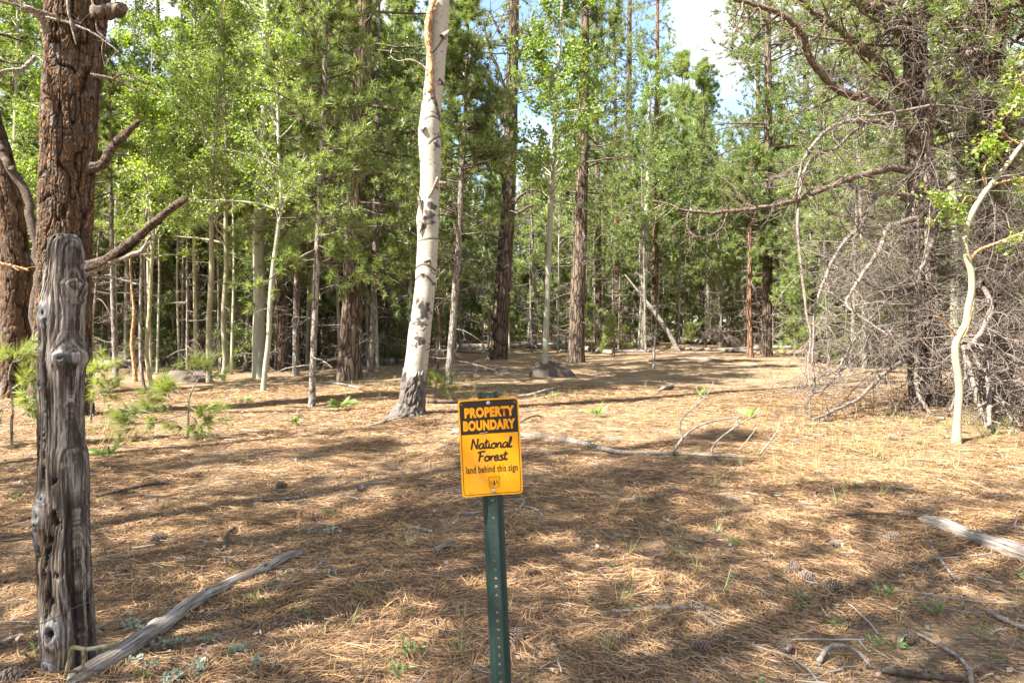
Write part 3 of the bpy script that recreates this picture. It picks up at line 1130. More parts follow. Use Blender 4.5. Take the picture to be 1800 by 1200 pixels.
# small nail holes and rivets in the sheet
mb = MB()
for (bx, bz) in ((-0.078, 0.128), (0.077, 0.128), (0.076, 0.012), (-0.079, 0.0), (0.072, -0.115)):
    p = np.stack([bx + 0.0013 * np.cos(a), np.full(20, E - 0.0008 + bow(bx)), bz + 0.0013 * np.sin(a)], -1)
    mb.add(np.concatenate([p, [[bx, E - 0.0010 + bow(bx), bz]]]), np.stack([j, (j + 1) % 20, np.full(20, 20)], -1), 0, False)
mb.obj("rivet", M_zinc, panel)


# ------------------------------------------------------------------ displaced trunks
def ring_trunk(C, RX, RY, disp, n, attrs, name, mat, parent=None, cap=True):
    """C (K,3) centres of horizontal rings; disp(theta, k) -> (K,n) offsets; attrs name -> (K,n)"""
    K = len(C)
    th = np.arange(n) * 2 * np.pi / n
    X = C[:, 0, None] + (RX[:, None] + disp) * np.cos(th)[None]
    Yv = C[:, 1, None] + (RY[:, None] + disp) * np.sin(th)[None]
    Z = np.repeat(C[:, 2, None], n, 1)
    V = np.stack([X, Yv, Z], -1).reshape(-1, 3)
    k = (np.arange(K - 1) * n)[:, None]
    j = np.arange(n)[None]
    q = np.stack([k + j, k + (j + 1) % n, k + n + (j + 1) % n, k + n + j], -1).reshape(-1, 4)
    mb = MB()
    mb.add(V, q)
    at = {a: v.reshape(-1) for a, v in attrs.items()}
    mb.attr = at
    return mb.obj(name, mat, parent)


def blob(px, py, cx, cy, rx, ry):
    return np.exp(-(((px - cx) / rx) ** 2 + ((py - cy) / ry) ** 2))


# weathered fence post
PY0 = 2.80
post = thing("fence_post", "weathered grey wooden fence post with knots and rot holes, leaning log at its foot", "post", (A(112, 1205, PY0)[0], PY0, 0))
rows = np.linspace(417, 1245, 620)
Lx = np.interp(rows, [413, 420, 427, 440, 470, 486, 496, 520, 550, 600, 640, 667, 700, 800, 870, 950, 1000, 1100, 1200, 1245], [96, 87, 83.5, 80.5, 77.5, 76, 71.5, 68, 65.5, 65, 64.5, 62.5, 65, 65.5, 64.5, 65.5, 67, 70, 76, 77])
Rx = np.interp(rows, [413, 418, 425, 440, 480, 490, 500, 520, 545, 600, 612, 622, 634, 648, 665, 700, 780, 800, 870, 950, 1000, 1050, 1100, 1150, 1200, 1245], [128, 138, 143, 146.5, 148, 150, 155, 153, 150, 149, 155, 159, 158, 153, 150, 149, 151, 159, 161, 162.5, 165, 167.5, 170, 173, 176, 178])
Lx = Lx + 0.8 * vnoise(rows / 9.0, rows * 0 + 3.0, 4) + 0.5 * vnoise(rows / 3.0, rows * 0 + 5.0, 5)
Rx = Rx + 0.8 * vnoise(rows / 9.0, rows * 0 + 9.0, 6) + 0.5 * vnoise(rows / 3.0, rows * 0 + 7.0, 7)
cxp = (Lx + Rx) / 2
C = np.stack([(cxp - 900) / F * PY0, np.full(len(rows), PY0), EYE + (HZ - rows) / F * PY0], -1)
RXp = (Rx - Lx) / 2 / F * PY0 * .84
n = 260
th = np.arange(n) * 2 * np.pi / n
TH_, ROW = np.meshgrid(th, rows)
FX = cxp[:, None] + (Rx - Lx)[:, None] / 2 * np.cos(TH_ + .55)            # photograph column of each vertex
front = (np.sin(TH_ + .55) < 0.15)
zz = C[:, 2][:, None] + 0 * TH_
tw = TH_ + 0.03 * vnoise(zz * 5, TH_ * 0 + 1.0, 8)
disp = 0.0030 * vnoise(tw / (2 * np.pi) * 40, zz * 3.0, 1, 40) + 0.0018 * vnoise(tw / (2 * np.pi) * 96, zz * 7, 2, 96) + 0.006 * vnoise(tw / (2 * np.pi) * 7, zz * 2.2, 3, 7)
low = np.clip((ROW - 690) / 200, 0, 1)
grv = vnoise(tw / (2 * np.pi) * 34, zz * 1.8, 11, 34)
KN = ((101, 485, 9, 12), (120, 548, 17, 24), (148, 625, 12, 13), (96, 697, 9, 9), (108, 897, 21, 22), (143, 1092, 19, 27), (132, 1155, 18, 22), (110, 612, 9, 7))
FS = FX.copy()
for (kx, ky, rx, ry) in KN:
    FS = FS - (FX - kx) * .78 * blob(FX, ROW, kx, ky, rx * 1.5, ry * 2.2)
FS = FS + 1.5 * vnoise(FX / 14, ROW / 60, 81)
side_ = np.where(front, 0, 400)
grainv = .55 * vnoise(FS / 2.0 + side_, ROW / 70, 82) + .35 * vnoise(FS / 0.95 + side_, ROW / 26, 83) + .25 * vnoise(FS / 5 + side_, ROW / 120, 84)
disp += 0.0022 * grainv
groove = np.clip((grv - 0.42) / 0.3, 0, 1) * (0.35 + 0.65 * low)
disp -= 0.010 * groove
pit = groove * 0.75
knot = np.zeros_like(disp)
lich = np.zeros_like(disp)
for (kx, ky, rx, ry, hgt) in ((101, 485, 9, 12, 0.012), (120, 548, 17, 24, 0.016), (148, 625, 12, 13, 0.012), (96, 697, 9, 9, 0.012), (68, 668, 6, 12, 0.008), (108, 674, 11, 7, 0.010),
                              (108, 897, 21, 22, 0.018), (100, 936, 8, 22, 0.012), (143, 1092, 19, 27, 0.022), (118, 866, 16, 12, 0.008), (110, 612, 9, 7, 0.008), (132, 1155, 18, 22, 0.010)):
    g_ = blob(FX, ROW, kx, ky, rx, ry) * front
    disp += hgt * g_
    ringy = np.sqrt(((FX - kx) / rx) ** 2 + ((ROW - ky) / ry) ** 2)
    disp += 0.0018 * np.cos(ringy * 11) * np.exp(-ringy ** 2) * front
    knot = np.maximum(knot, np.clip(g_ * 1.25 - 0.2, 0, 0.85))
    core = blob(FX, ROW, kx + 1, ky + 2, rx * 0.34, ry * 0.3) * front
    disp -= hgt * 0.75 * core
    pit = np.maximum(pit, core * 0.9)
rp = np.random.default_rng(5)
pits = [(115, 460, 3, 5), (95, 568, 4, 15), (97, 594, 4, 8), (109, 601, 5, 6), (87, 611, 5, 5), (105, 639, 4, 8), (88, 660, 4, 9), (109, 673, 5, 4), (90, 688, 5, 10), (92, 712, 4, 32), (75, 822, 4, 7), (142, 837, 4, 7), (143, 897, 5, 6), (147, 908, 5, 7),
        (137, 938, 8, 6), (135, 957, 5, 7), (128, 974, 4, 7), (123, 1000, 4, 7), (150, 999, 4, 4), (133, 1034, 4, 7), (93, 1040, 4, 7), (108, 962, 5, 9), (108, 1012, 4, 6), (141, 1098, 8, 9), (98, 790, 4, 40), (104, 760, 3, 26), (120, 775, 3, 20), (88, 1000, 3, 40), (118, 830, 4, 22), (126, 700, 2.4, 30)]
for _ in range(7):
    pits.append((rp.uniform(72, 160), rp.uniform(720, 1120), rp.uniform(2, 4), rp.uniform(3, 8)))
FJ = FX + 2.4 * vnoise(FX / 4.5, ROW / 5.0, 71) + 1.2 * vnoise(FX / 1.8, ROW / 3.0, 73)
RJ = ROW + 4.5 * vnoise(FX / 3.5, ROW / 7.0, 72)
for (kx, ky, rx, ry) in pits:
    g_ = blob(FJ, RJ, kx, ky, rx, ry * 1.25) * front
    disp -= 0.016 * g_
    pit = np.maximum(pit, np.clip(g_ * 1.2, 0, 1))
for (x0, y0, x1, y1) in ((123, 417, 122, 480), (122, 480, 101, 620), (138, 990, 139, 1062), (139, 1062, 152, 1075), (82, 1080, 88, 1200), (111, 1060, 104, 1120), (126, 560, 124, 700)):
    tline = np.clip((ROW - min(y0, y1)) / max(abs(y1 - y0), 1), 0, 1)
    xl = x0 + (x1 - x0) * tline
    on = ((ROW > y0) & (ROW < y1)) * front
    g_ = np.exp(-((FX - xl - 1.2 * vnoise(ROW / 7, ROW * 0, 13)) / 1.3) ** 2) * on
    disp -= 0.008 * g_
    pit = np.maximum(pit, g_)
for (kx, ky, r_) in ((100, 443, 6), (112, 902, 5), (104, 872, 4), (153, 812, 5), (141, 488, 4)):
    lich = np.maximum(lich, np.clip(blob(FX, ROW, kx, ky, r_, r_ * 1.2) * 1.6 - 0.3, 0, 1) * front * np.clip(vnoise(FX / 2.0, ROW / 2.0, 17) + 0.5, 0, 1))
rot = np.clip((ROW - 650) / 140, 0, 1) * np.clip(1.25 - (ROW - 1010) / 90, 0.25, 1) * np.clip(1.3 - np.clip(FX - 128, 0, 60) / 30, 0.15, 1)
kb = np.hanning(161) / np.hanning(161).sum()
RYp = np.convolve(np.pad(RXp * .95, 80, mode='edge'), kb, 'valid')
RYp *= np.clip(1 - ((440 - rows) / 60).clip(0, 1) ** 2, .6, 1)
body = ring_trunk(C[::-1], RXp[::-1], RYp[::-1], disp[::-1], n, {'pit': pit[::-1], 'knot': knot[::-1], 'rot': rot[::-1], 'lichen': lich[::-1], 'grainv': grainv[::-1]}, "post_shaft", M_post)
body.parent = post
body.location = (-post.location.x, -post.location.y, 0)
# weathered end grain on top: sloping and cracked
mb = MB()
topc = C[0]
rr = [1.0, 0.97, 0.85, 0.66, 0.4, 0.15, 0.0]
hh = [0.0, 0.004, 0.009, 0.012, 0.013, 0.012, 0.012]
V = []
for r_, h_ in zip(rr, hh):
    xx = topc[0] + (RXp[0] + disp[0]) * np.cos(th) * r_
    yy = topc[1] + (RYp[0] + disp[0]) * np.sin(th) * r_
    zz_ = topc[2] + h_ + 0.004 * vnoise(xx * 90, yy * 90, 3) * (r_ < 0.98) - 0.012 * (np.cos(th) < -0.2) * (0.3 < r_) * (r_ < .99) * 0
    V.append(np.stack([xx, yy, zz_ + 0 * xx], -1))
V = np.concatenate(V)
k = (np.arange(len(rr) - 1) * n)[:, None]
j = np.arange(n)[None]
mb.add(V, np.stack([k + j, k + (j + 1) % n, k + n + (j + 1) % n, k + n + j], -1).reshape(-1, 4))
mb.attr = {'pit': np.clip(vnoise(V[:, 0] * 130, V[:, 1] * 130, 9), 0, 1) * 0.7, 'knot': np.zeros(len(V)), 'rot': np.zeros(len(V)), 'lichen': np.zeros(len(V)), 'grainv': .6 * vnoise(V[:, 0] * 160, V[:, 1] * 160, 4)}
cap = mb.obj("end_grain", M_post, post)
cap.location = (-post.location.x, -post.location.y, 0)


# ------------------------------------------------------------------ logs, branches and sticks on the ground
def log_mesh(path, radii, mat=M_log, n=28, k=160, seed=1, knots=()):
    """weathered log: grain grooves, cracks, broken ends; local x runs along it"""
    P = smooth_path(path, k)
    R = resample_r(np.asarray(radii, float), k)
    s = np.linspace(0, 1, k)
    Lg = np.linalg.norm(np.diff(P, axis=0), axis=1).sum()
    T = nrm(np.gradient(P, axis=0))
    U = nrm(np.cross(T, np.array([0, 0, 1.0])))
    W = np.cross(U, T)
    a = np.arange(n) * 2 * np.pi / n
    TT, SS = np.meshgrid(a, s * Lg)
    gr = vnoise(TT / (2 * np.pi) * 11, SS * 1.6, seed, 11)
    cr = np.clip((gr - 0.5) / 0.25, 0, 1)
    rad = R[:, None] * (1 + 0.16 * vnoise(TT / (2 * np.pi) * 4, SS * 5, seed + 1, 4) + 0.10 * vnoise(TT / (2 * np.pi) * 14, SS * 4, seed + 2, 14) - 0.28 * cr)
    pitv = cr * 0.85
    for (t_, a_, sz) in knots:
        g_ = np.exp(-((SS - t_ * Lg) / sz) ** 2 - (np.angle(np.exp(1j * (TT - a_))) * R[:, None] / sz) ** 2)
        rad = rad + g_ * sz * 0.6
        c_ = np.exp(-((SS - t_ * Lg) / (sz * .4)) ** 2 - (np.angle(np.exp(1j * (TT - a_))) * R[:, None] / (sz * .4)) ** 2)
        rad = rad - c_ * sz * 0.5
        pitv = np.maximum(pitv, c_)
    endf = np.minimum(1, np.minimum(s, 1 - s)[:, None] * Lg / (0.03 + 0.05 * np.abs(vnoise(TT / (2 * np.pi) * 9, TT * 0 + 2, seed + 3, 9))))
    rad = rad * (0.25 + 0.75 * endf)
    V = P[:, None] + (U[:, None] * np.cos(a)[None, :, None] + W[:, None] * np.sin(a)[None, :, None]) * rad[..., None]
    mb = MB()
    kk = (np.arange(k - 1) * n)[:, None]
    j = np.arange(n)[None]
    mb.add(V.reshape(-1, 3), np.stack([kk + j, kk + (j + 1) % n, kk + n + (j + 1) % n, kk + n + j], -1).reshape(-1, 4))
    ends = [V[0].mean(0), V[-1].mean(0)]
    j = np.arange(n)
    mb.add(np.concatenate([V[0], [ends[0]]]), np.stack([(j + 1) % n, j, np.full(n, n)], -1), 0, False)
    mb.add(np.concatenate([V[-1], [ends[1]]]), np.stack([j, (j + 1) % n, np.full(n, n)], -1), 0, False)
    tail = lambda a_: np.concatenate([a_.ravel(), a_[0], [a_[0].mean()], a_[-1], [a_[-1].mean()]])
    mb.attr = {'pit': np.concatenate([pitv.ravel(), np.full(n + 1, 0.3), np.full(n + 1, 0.3)]), 'gu': tail(SS), 'gv': tail(np.cos(TT) * rad), 'gw': tail(np.sin(TT) * rad)}
    return mb


def ground_path(pts, lift):
    return np.array([G(px, py, lift) for px, py in pts])


lg = log_mesh(ground_path([(118, 1204), (187, 1163), (233, 1133), (287, 1097), (333, 1063), (377, 1040), (423, 1017), (467, 998), (500, 981), (534, 968)], 0.03), [0.042, 0.041, 0.039, 0.036, 0.034, 0.032, 0.031, 0.031, 0.029, 0.020], k=260, seed=4, knots=((0.80, 0.9, 0.03), (0.3, 2.5, 0.03), (0.55, 2.0, 0.025)))
tag(lg.obj("fallen_branch", M_log), "long silvery dead branch lying against the foot of the wooden post", "branch")
lg = log_mesh(ground_path([(1612, 909), (1650, 922), (1700, 940), (1750, 958), (1830, 985)], 0.035), [0.036, 0.05, 0.054, 0.056, 0.05], k=160, seed=9, knots=((0.5, 1.0, 0.03),))
tag(lg.obj("fallen_log", M_log), "pale split log lying in the sun near the edge of the clearing", "log")


def stick(name, pts, r_px, label, cat, mat=M_dead, lift=0.0, group=None, twigs=0, tw_len=0.25, seed=0, n=7):
    P = smooth_path(ground_path(pts, 0), max(10, 5 * len(pts)))
    Yd = P[:, 1]
    R = resample_r(np.asarray(r_px, float), len(P)) * Yd / F
    rr_ = np.random.default_rng(seed + 50)
    P[:, 2] += R * 0.9 + lift * np.sin(np.linspace(0, np.pi, len(P))) + 0.006
    R = R * (1 + 0.12 * rr_.normal(0, 1, len(P)))
    mb = MB()
    tubes(mb, P[None], R[None], n, 0, True)
    if twigs:
        par = np.zeros(twigs, int)
        p, T = sample(P[None], par, rr_.uniform(0.15, 1, twigs))
        S = grow(p, side_dirs(T, 0.6, rr_) + np.array([0, 0, 0.25]), tw_len * rr_.uniform(0.4, 1.2, twigs), 6, 0.18, -0.03, 0.1, rr_)
        S[:, :, 2] = np.maximum(S[:, :, 2], gz(S[:, :, 0], S[:, :, 1]) + 0.004)
        tubes(mb, S, np.linspace(1, .35, 6)[None] * np.full((twigs, 1), R.mean() * 0.45), 4)
    return tag(mb.obj(name, mat), label, cat, group)


# long fallen pole across the middle with forked side branches standing up
mbp = MB()
P = smooth_path(ground_path([(796, 764), (860, 768), (930, 772), (1010, 782), (1060, 793), (1100, 800), (1180, 800), (1260, 803), (1330, 806)], 0), 60)
R = resample_r(np.array([5.5, 5.5, 5.5, 5.5, 5, 4.4, 3.4, 2.6, 1.6]), 60) * P[:, 1] / F
P[:, 2] += R
tubes(mbp, P[None], R[None], 8, 0, True)
Yp = G(1200, 800)[1]
for pts, r0_ in (([(1180, 800), (1200, 770), (1225, 750), (1262, 738), (1300, 733)], 2.6), ([(1250, 803), (1256, 780), (1290, 752), (1340, 722)], 2.2), ([(1330, 805), (1350, 780), (1368, 755), (1370, 745)], 2.0),
                 ([(1200, 770), (1196, 755), (1200, 735), (1238, 700), (1252, 678), (1254, 670)], 1.5), ([(1238, 700), (1228, 690), (1224, 680)], 1.2), ([(1290, 752), (1296, 735), (1288, 705)], 1.2), ([(1300, 790), (1320, 765), (1330, 750)], 1.2), ([(1120, 800), (1135, 820), (1170, 812)], 1.5)):
    Q = smooth_path([A(px, py, Yp + 0.02 * i) for i, (px, py) in enumerate(pts)], 16)
    Q[:, 2] = np.maximum(Q[:, 2], gz(Q[:, 0], Q[:, 1]) + 0.01)
    tubes(mbp, Q[None], np.linspace(r0_, r0_ * 0.5, 16)[None] * Yp / F, 6, 0, True)
tag(mbp.obj("fallen_pole", M_stick), "long pale fallen pole behind the yellow sign with forked side shoots standing up", "branch")

stick("fallen_stick", [(1055, 1086), (1100, 1080), (1160, 1075), (1230, 1073), (1275, 1080), (1312, 1077)], [5.5, 4.6, 4.5, 4, 3, 2.2], "knobbly brown stick lying level on the needles right of the green post", "stick", M_stick, seed=1)
stick("fallen_stick", [(1222, 1074), (1250, 1098), (1290, 1125), (1330, 1142), (1380, 1155), (1420, 1180), (1440, 1205)], [4, 3.6, 3, 2.8, 2.6, 2.2, 1.8], "thin grey brown stick running down from the knobbly brown stick", "stick", M_stick, seed=2)
stick("fallen_stick", [(1438, 1172), (1452, 1158), (1475, 1152), (1500, 1156), (1520, 1168), (1530, 1178)], [5, 4.6, 4.4, 4, 3.6, 3], "short arched grey stick humped over the needles like a bow", "stick", M_stick, 0.03, seed=3)
stick("fallen_stick", [(1612, 1117), (1650, 1138), (1685, 1160), (1702, 1180), (1708, 1205)], [2.4, 3.2, 3.8, 4.2, 4.4], "pale bent stick curving down to the bottom edge of the clearing", "stick", M_stick, seed=4)
stick("fallen_stick", [(1550, 1184), (1600, 1192), (1650, 1197), (1700, 1201)], [5, 5, 4.6, 4.4], "dark charred looking stick on the needles beside the pale bent stick", "stick", M_darklimb, seed=5)
stick("fallen_stick", [(1735, 1080), (1765, 1094), (1812, 1114)], [4, 4.4, 4.6], "brown stick lying at the edge of the picture below the pale split log", "stick", M_stick, seed=6)
stick("fallen_stick", [(1575, 937), (1605, 958), (1640, 985), (1652, 1000)], [2, 2.6, 2.4, 1.6], "dark thin stick sloping across the shade below the pale split log's end", "stick", M_darklimb, seed=7)
stick("fallen_stick", [(1626, 928), (1636, 960), (1655, 990), (1682, 1025)], [2.4, 3, 3, 2.4], "grey stick crossing the dark thin stick below the pale split log", "stick", M_dead, seed=8)
stick("fallen_stick", [(1400, 925), (1470, 915), (1540, 912), (1620, 920), (1700, 940), (1800, 945)], [1.4, 1.8, 2, 2.4, 2.4, 2], "long wiry twig reaching over the needles to the pale split log", "stick", M_darklimb, 0.03, seed=9, twigs=3)
stick("fallen_stick", [(1752, 926), (1790, 932), (1840, 945)], [3, 3.6, 4], "grey twig lying above the pale split log", "stick", M_dead, seed=10, twigs=3)
stick("forked_twig", [(888, 925), (908, 903), (922, 883), (905, 880), (886, 884)], [2.6, 2.6, 2.6, 2.2, 1.8], "crooked grey twig bent in a hook beside the green post", "twig", M_stick, seed=11)
stick("forked_twig", [(920, 893), (940, 900), (955, 915), (963, 933)], [2, 2, 1.8, 1.4], "thin curved twig arching from the hooked twig by the green post", "twig", M_stick, 0.02, seed=12)
stick("wood_stub", [(765, 973), (778, 966), (794, 957)], [4.5, 5, 4.2], "short grey broken stub of wood left of the green post", "wood stub", M_stick, seed=13)
stick("wood_stub", [(718, 932), (740, 936), (760, 938)], [4, 4.5, 3.6], "flat pale stub of wood among the needles behind the short grey stub", "wood stub", M_stick, seed=14)
stick("wood_stub", [(806, 906), (820, 907), (836, 906)], [3, 3.4, 3], "small grey stub of wood touching the left edge of the green post", "wood stub", M_stick, seed=15)
stick("wood_stub", [(1098, 889), (1120, 886), (1148, 886)], [4, 5, 4], "dark charred stub of wood lying in the shade right of the sign", "wood stub", M_darklimb, seed=16)
stick("wood_stub", [(892, 1031), (905, 1026), (920, 1021)], [4, 4.6, 4], "whitish wood fragment half covered by needles right of the green post", "wood stub", M_stick, seed=17)
stick("wood_stub", [(548, 1010), (560, 1000), (574, 985)], [3, 4, 3.4], "small grey stub pointing up beyond the silvery branch's tip", "wood stub", M_stick, seed=18)
stick("wood_stub", [(466, 1044), (486, 1038), (512, 1032)], [4, 4.4, 3.6], "reddish grey stub of bark lying below the silvery branch", "wood stub", M_stick, seed=19)
stick("fallen_twig", [(395, 970), (397, 950), (405, 940), (420, 928), (450, 925)], [3, 3.4, 3, 2.6, 2], "bent grey twig hooked on the needles above the silvery branch", "twig", M_limb, 0.015, seed=20)
stick("fallen_twig", [(358, 980), (380, 985), (405, 990), (432, 1002)], [1.5, 1.8, 1.6, 1.2], "dark spiky twig lying behind the silvery branch", "twig", M_darklimb, 0.02, seed=21, twigs=6, tw_len=0.22)
stick("fallen_twig", [(170, 875), (220, 868), (270, 857), (310, 852)], [2, 3, 3, 2.2], "dark crooked twig running right from behind the wooden post", "twig", M_darklimb, 0.02, seed=22, twigs=3)
stick("fallen_twig", [(405, 878), (440, 882), (490, 880), (545, 873)], [1.8, 2.2, 2.2, 1.6], "tan straight twig lying in a patch of sun left of the sign", "twig", M_stick, seed=23)
stick("fallen_twig", [(0, 929), (30, 920), (66, 911)], [2.5, 3, 3], "dark twig lying to the left of the wooden post", "twig", M_darklimb, seed=24)
stick("fallen_twig", [(0, 1136), (16, 1130), (34, 1122)], [4, 4.4, 3.4], "stubby grey twig at the left edge below the wire", "twig", M_stick, seed=25)
stick("fallen_twig", [(535, 1105), (555, 1098), (580, 1088)], [1.2, 1.4, 1.2], "hair thin twig on shaded needles between post and sign", "twig", M_darklimb, seed=26)
stick("fallen_twig", [(735, 808), (790, 783), (860, 770)], [1.4, 1.6, 1.2], "thin twig lying under the sign's left edge", "twig", M_stick, seed=27)
stick("fallen_twig", [(610, 770), (650, 752), (700, 738), (740, 731)], [1.6, 2.4, 2.6, 2], "brown twig lying against the base of the thick white aspen", "twig", M_stick, seed=28, twigs=3)
stick("fallen_twig", [(915, 745), (940, 738), (952, 734)], [1.4, 1.4, 1], "small dark twig just right of the sign's top", "twig", M_darklimb, 0.05, seed=29, twigs=4, tw_len=.4)
stick("fallen_twig", [(1155, 690), (1170, 686), (1180, 683)], [1.4, 4.5, 4.5], "short sawn looking log end lying on the shaded ground beyond the pole", "twig", M_stick, seed=30)
stick("fallen_branch", [(905, 700), (940, 697), (965, 690), (985, 683)], [2.6, 3, 2.6, 1.8], "pale crooked branch lying just behind the sign's top corner", "branch", M_stick, 0.03, seed=31)
stick("fallen_branch", [(752, 708), (780, 709), (805, 708)], [3, 3.4, 3.2], "dark branch on the ground between the white aspen and the sign", "branch", M_darklimb, seed=32)
stick("fallen_branch", [(560, 674), (600, 677), (632, 684)], [1.8, 2, 1.6], "thin white branch lying before the dark pine left of the white aspen", "branch", M_stick, seed=33)
stick("fallen_branch", [(1385, 1005), (1392, 1030), (1400, 1052)], [0.9, 1.0, 0.8], "pale straw stalk fallen beside the paired pine cones", "stalk", M_stick, 0.01, seed=34)

# sawn or broken stick poking out at the foot of the post
mb = MB()
Q = smooth_path([A(116, 1186, 2.66), A(124, 1150, 2.62), A(128, 1137, 2.60), A(150, 1140, 2.60), A(180, 1136, 2.62), A(205, 1131, 2.66)], 24)
tubes(mb, Q[None], np.full((1, 24), 0.0075), 8, 0, True)
Q = smooth_path([A(146, 1141, 2.60), A(147, 1155, 2.62), A(146, 1172, 2.66)], 10)
tubes(mb, Q[None], np.full((1, 10), 0.006), 7, 0, True)
tag(mb.obj("bent_stick", M_olive_stem), "yellowish bent stick caught between the wooden post and the silvery branch", "stick")

# slack fence wire
for name, pts, lab in (("fence_wire", [(-20, 1116, 2.7), (40, 1104, 2.62), (85, 1090, 2.60), (130, 1068, 2.60), (165, 1056, 2.64), (210, 1054, 2.72), (265, 1052, 2.85)], "upper rusty fence wire slung across the wooden post"),
                       ("fence_wire", [(-20, 1176, 2.7), (60, 1178, 2.63), (110, 1180, 2.60), (160, 1178, 2.61), (185, 1176, 2.66)], "lower rusty fence wire crossing the foot of the wooden post")):
    mb = MB()
    Q = smooth_path([A(*p) for p in pts], 40)
    Q[:, 2] = np.maximum(Q[:, 2], gz(Q[:, 0], Q[:, 1]) + 0.01)
    tubes(mb, Q[None], np.full((1, 40), 0.0017), 6)
    tag(mb.obj(name, M_wire), lab, "wire", "rusty wires on the wooden post")

# pine cones
def cone_mesh(seed):
    rg = np.random.default_rng(seed)
    mb = MB()
    L_, N_ = 0.085, 90
    for i in range(N_):
        t_ = (i + 0.5) / N_
        a = i * 2.39996
        zc = (t_ - 0.5) * L_
        r_ = 0.033 * math.sin(math.pi * min(1, t_ * 0.86 + 0.10)) ** 0.7
        out = np.array([math.cos(a), math.sin(a), 0.15 + 0.9 * (t_ - 0.35)])
        out = out / np.linalg.norm(out)
        tang = np.array([-math.sin(a), math.cos(a), 0])
        up = np.cross(out, tang)
        c0 = np.array([0, 0, zc])
        b = 0.35 * r_
        wd = 0.0075 * (0.6 + r_ / 0.033 * 0.6)
        tip = c0 + out * (r_ * rg.uniform(0.9, 1.1))
        V = [c0 + out * b - tang * wd * 0.5, c0 + out * b + tang * wd * 0.5, tip + tang * wd, tip - tang * wd, tip + out * 0.004 + up * 0.002, tip + up * -0.0035 + tang * wd, tip + up * -0.0035 - tang * wd]
        mb.add(V, [[0, 1, 2], [0, 2, 3], [3, 2, 4], [0, 6, 5], [0, 5, 1], [6, 3, 4], [6, 4, 5], [4, 2, 5], [1, 5, 2], [0, 3, 6]], 0, False)
    Q = np.stack([np.zeros(8), np.zeros(8), np.linspace(-L_ / 2, L_ / 2 * 0.9, 8)], -1)
    tubes(mb, Q[None], np.interp(np.linspace(0, 1, 8), [0, .3, 1], [0.008, 0.013, 0.004])[None], 8)
    return mb.mesh("pine_cone", M_cone)


cones = [cone_mesh(1), cone_mesh(2)]
CONES = [(1467, 957, "open pine cone in the shade left of the pale split log"), (1395, 997, "large upright pine cone beside a fallen straw stalk"), (1418, 1013, "small pine cone touching the large upright cone's right side"),
         (1463, 1030, "dark pine cone half sunk in needles below the small paired cone"), (1378, 1133, "pine cone just above the arched grey stick's left end"), (1295, 815, "pine cone at the tip of the long pale fallen pole"),
         (1598, 1118, "sunlit pine cone at the thin end of the pale bent stick"), (1233, 1137, "grey pine cone left of the thin stick running down from the knobbly one"), (1567, 945, "pine cone beside the dark thin stick's upper end"),
         (635, 857, "dark pine cone alone in needles left of the sign"), (1183, 862, "pine cone behind the dark charred stub right of the sign"), (493, 852, "pine cone near the tan straight twig"), (280, 945, "flattened pine cone on sunny needles behind the silvery branch"),
         (1402, 777, "pine cone in the sunlit strip nearest the curved pale sapling"), (1347, 772, "pine cone below the forked shoots of the fallen pole"), (1570, 770, "dark pine cone at the edge of the dead branch tangle"), (1367, 728, "pine cone beside the bright green fern clump at the pole"),
         (1330, 690, "tiny pine cone on open ground before the far trees"), (1485, 745, "pine cone under the drooping dead branches"), (22, 1190, "pine cone in the corner left of the wooden post"), (905, 1121, "grey pine cone near the green post's right edge"), (62, 828, "dark clump of a pine cone left of the wooden post")]
for i, (px, py, lab) in enumerate(CONES):
    p = G(px, py, 0.026)
    o = link("pine_cone", cones[i % 2])
    o.location = Vector([float(c) for c in p])
    o.rotation_euler = (random.Random(i).uniform(1.1, 1.9), random.Random(i + 9).uniform(-0.5, 0.5), random.Random(i + 99).uniform(0, 6.28))
    s_ = random.Random(i + 7).uniform(0.85, 1.2)
    o.scale = (s_, s_, s_)
    tag(o, lab, "pine cone", "pine cones on the needle litter")

# ------------------------------------------------------------------ ferns and small green plants
def fern_mesh(seed, fronds, L_):
    rg = np.random.default_rng(seed)
    mb = MB()
    az = rg.uniform(0, 2 * np.pi, fronds)
    B = grow(np.zeros((fronds, 3)), np.stack([np.cos(az) * .55, np.sin(az) * .55, np.full(fronds, 1.0)], -1), L_ * rg.uniform(.7, 1.1, fronds), 10, 0.04, -0.13, 0.03, rg)
    tubes(mb, B, np.linspace(0.0028, 0.001, 10)[None] * np.ones((fronds, 1)), 4)
    for side in (-1, 1):
        for t_ in np.linspace(0.25, 0.98, 15):
            p, T = sample(B, np.arange(fronds), np.full(fronds, t_))
            sd = nrm(np.cross(T, np.array([0, 0, 1.0]))) * side
            l = L_ * 0.26 * (1.15 - t_) ** 0.7
            d = nrm(sd + T * 0.5)
            tip = p + d * l + np.array([0, 0, -0.02])
            w = T * l * 0.14
            mid = p + d * l * 0.45 + np.array([0, 0, 0.006])
            V = np.stack([p, mid - w, tip, mid + w], 1)
            mb.add(V.reshape(-1, 3), (np.arange(fronds) * 4)[:, None] + np.arange(4), 0, False)
    return mb.mesh("fern", M_fern)


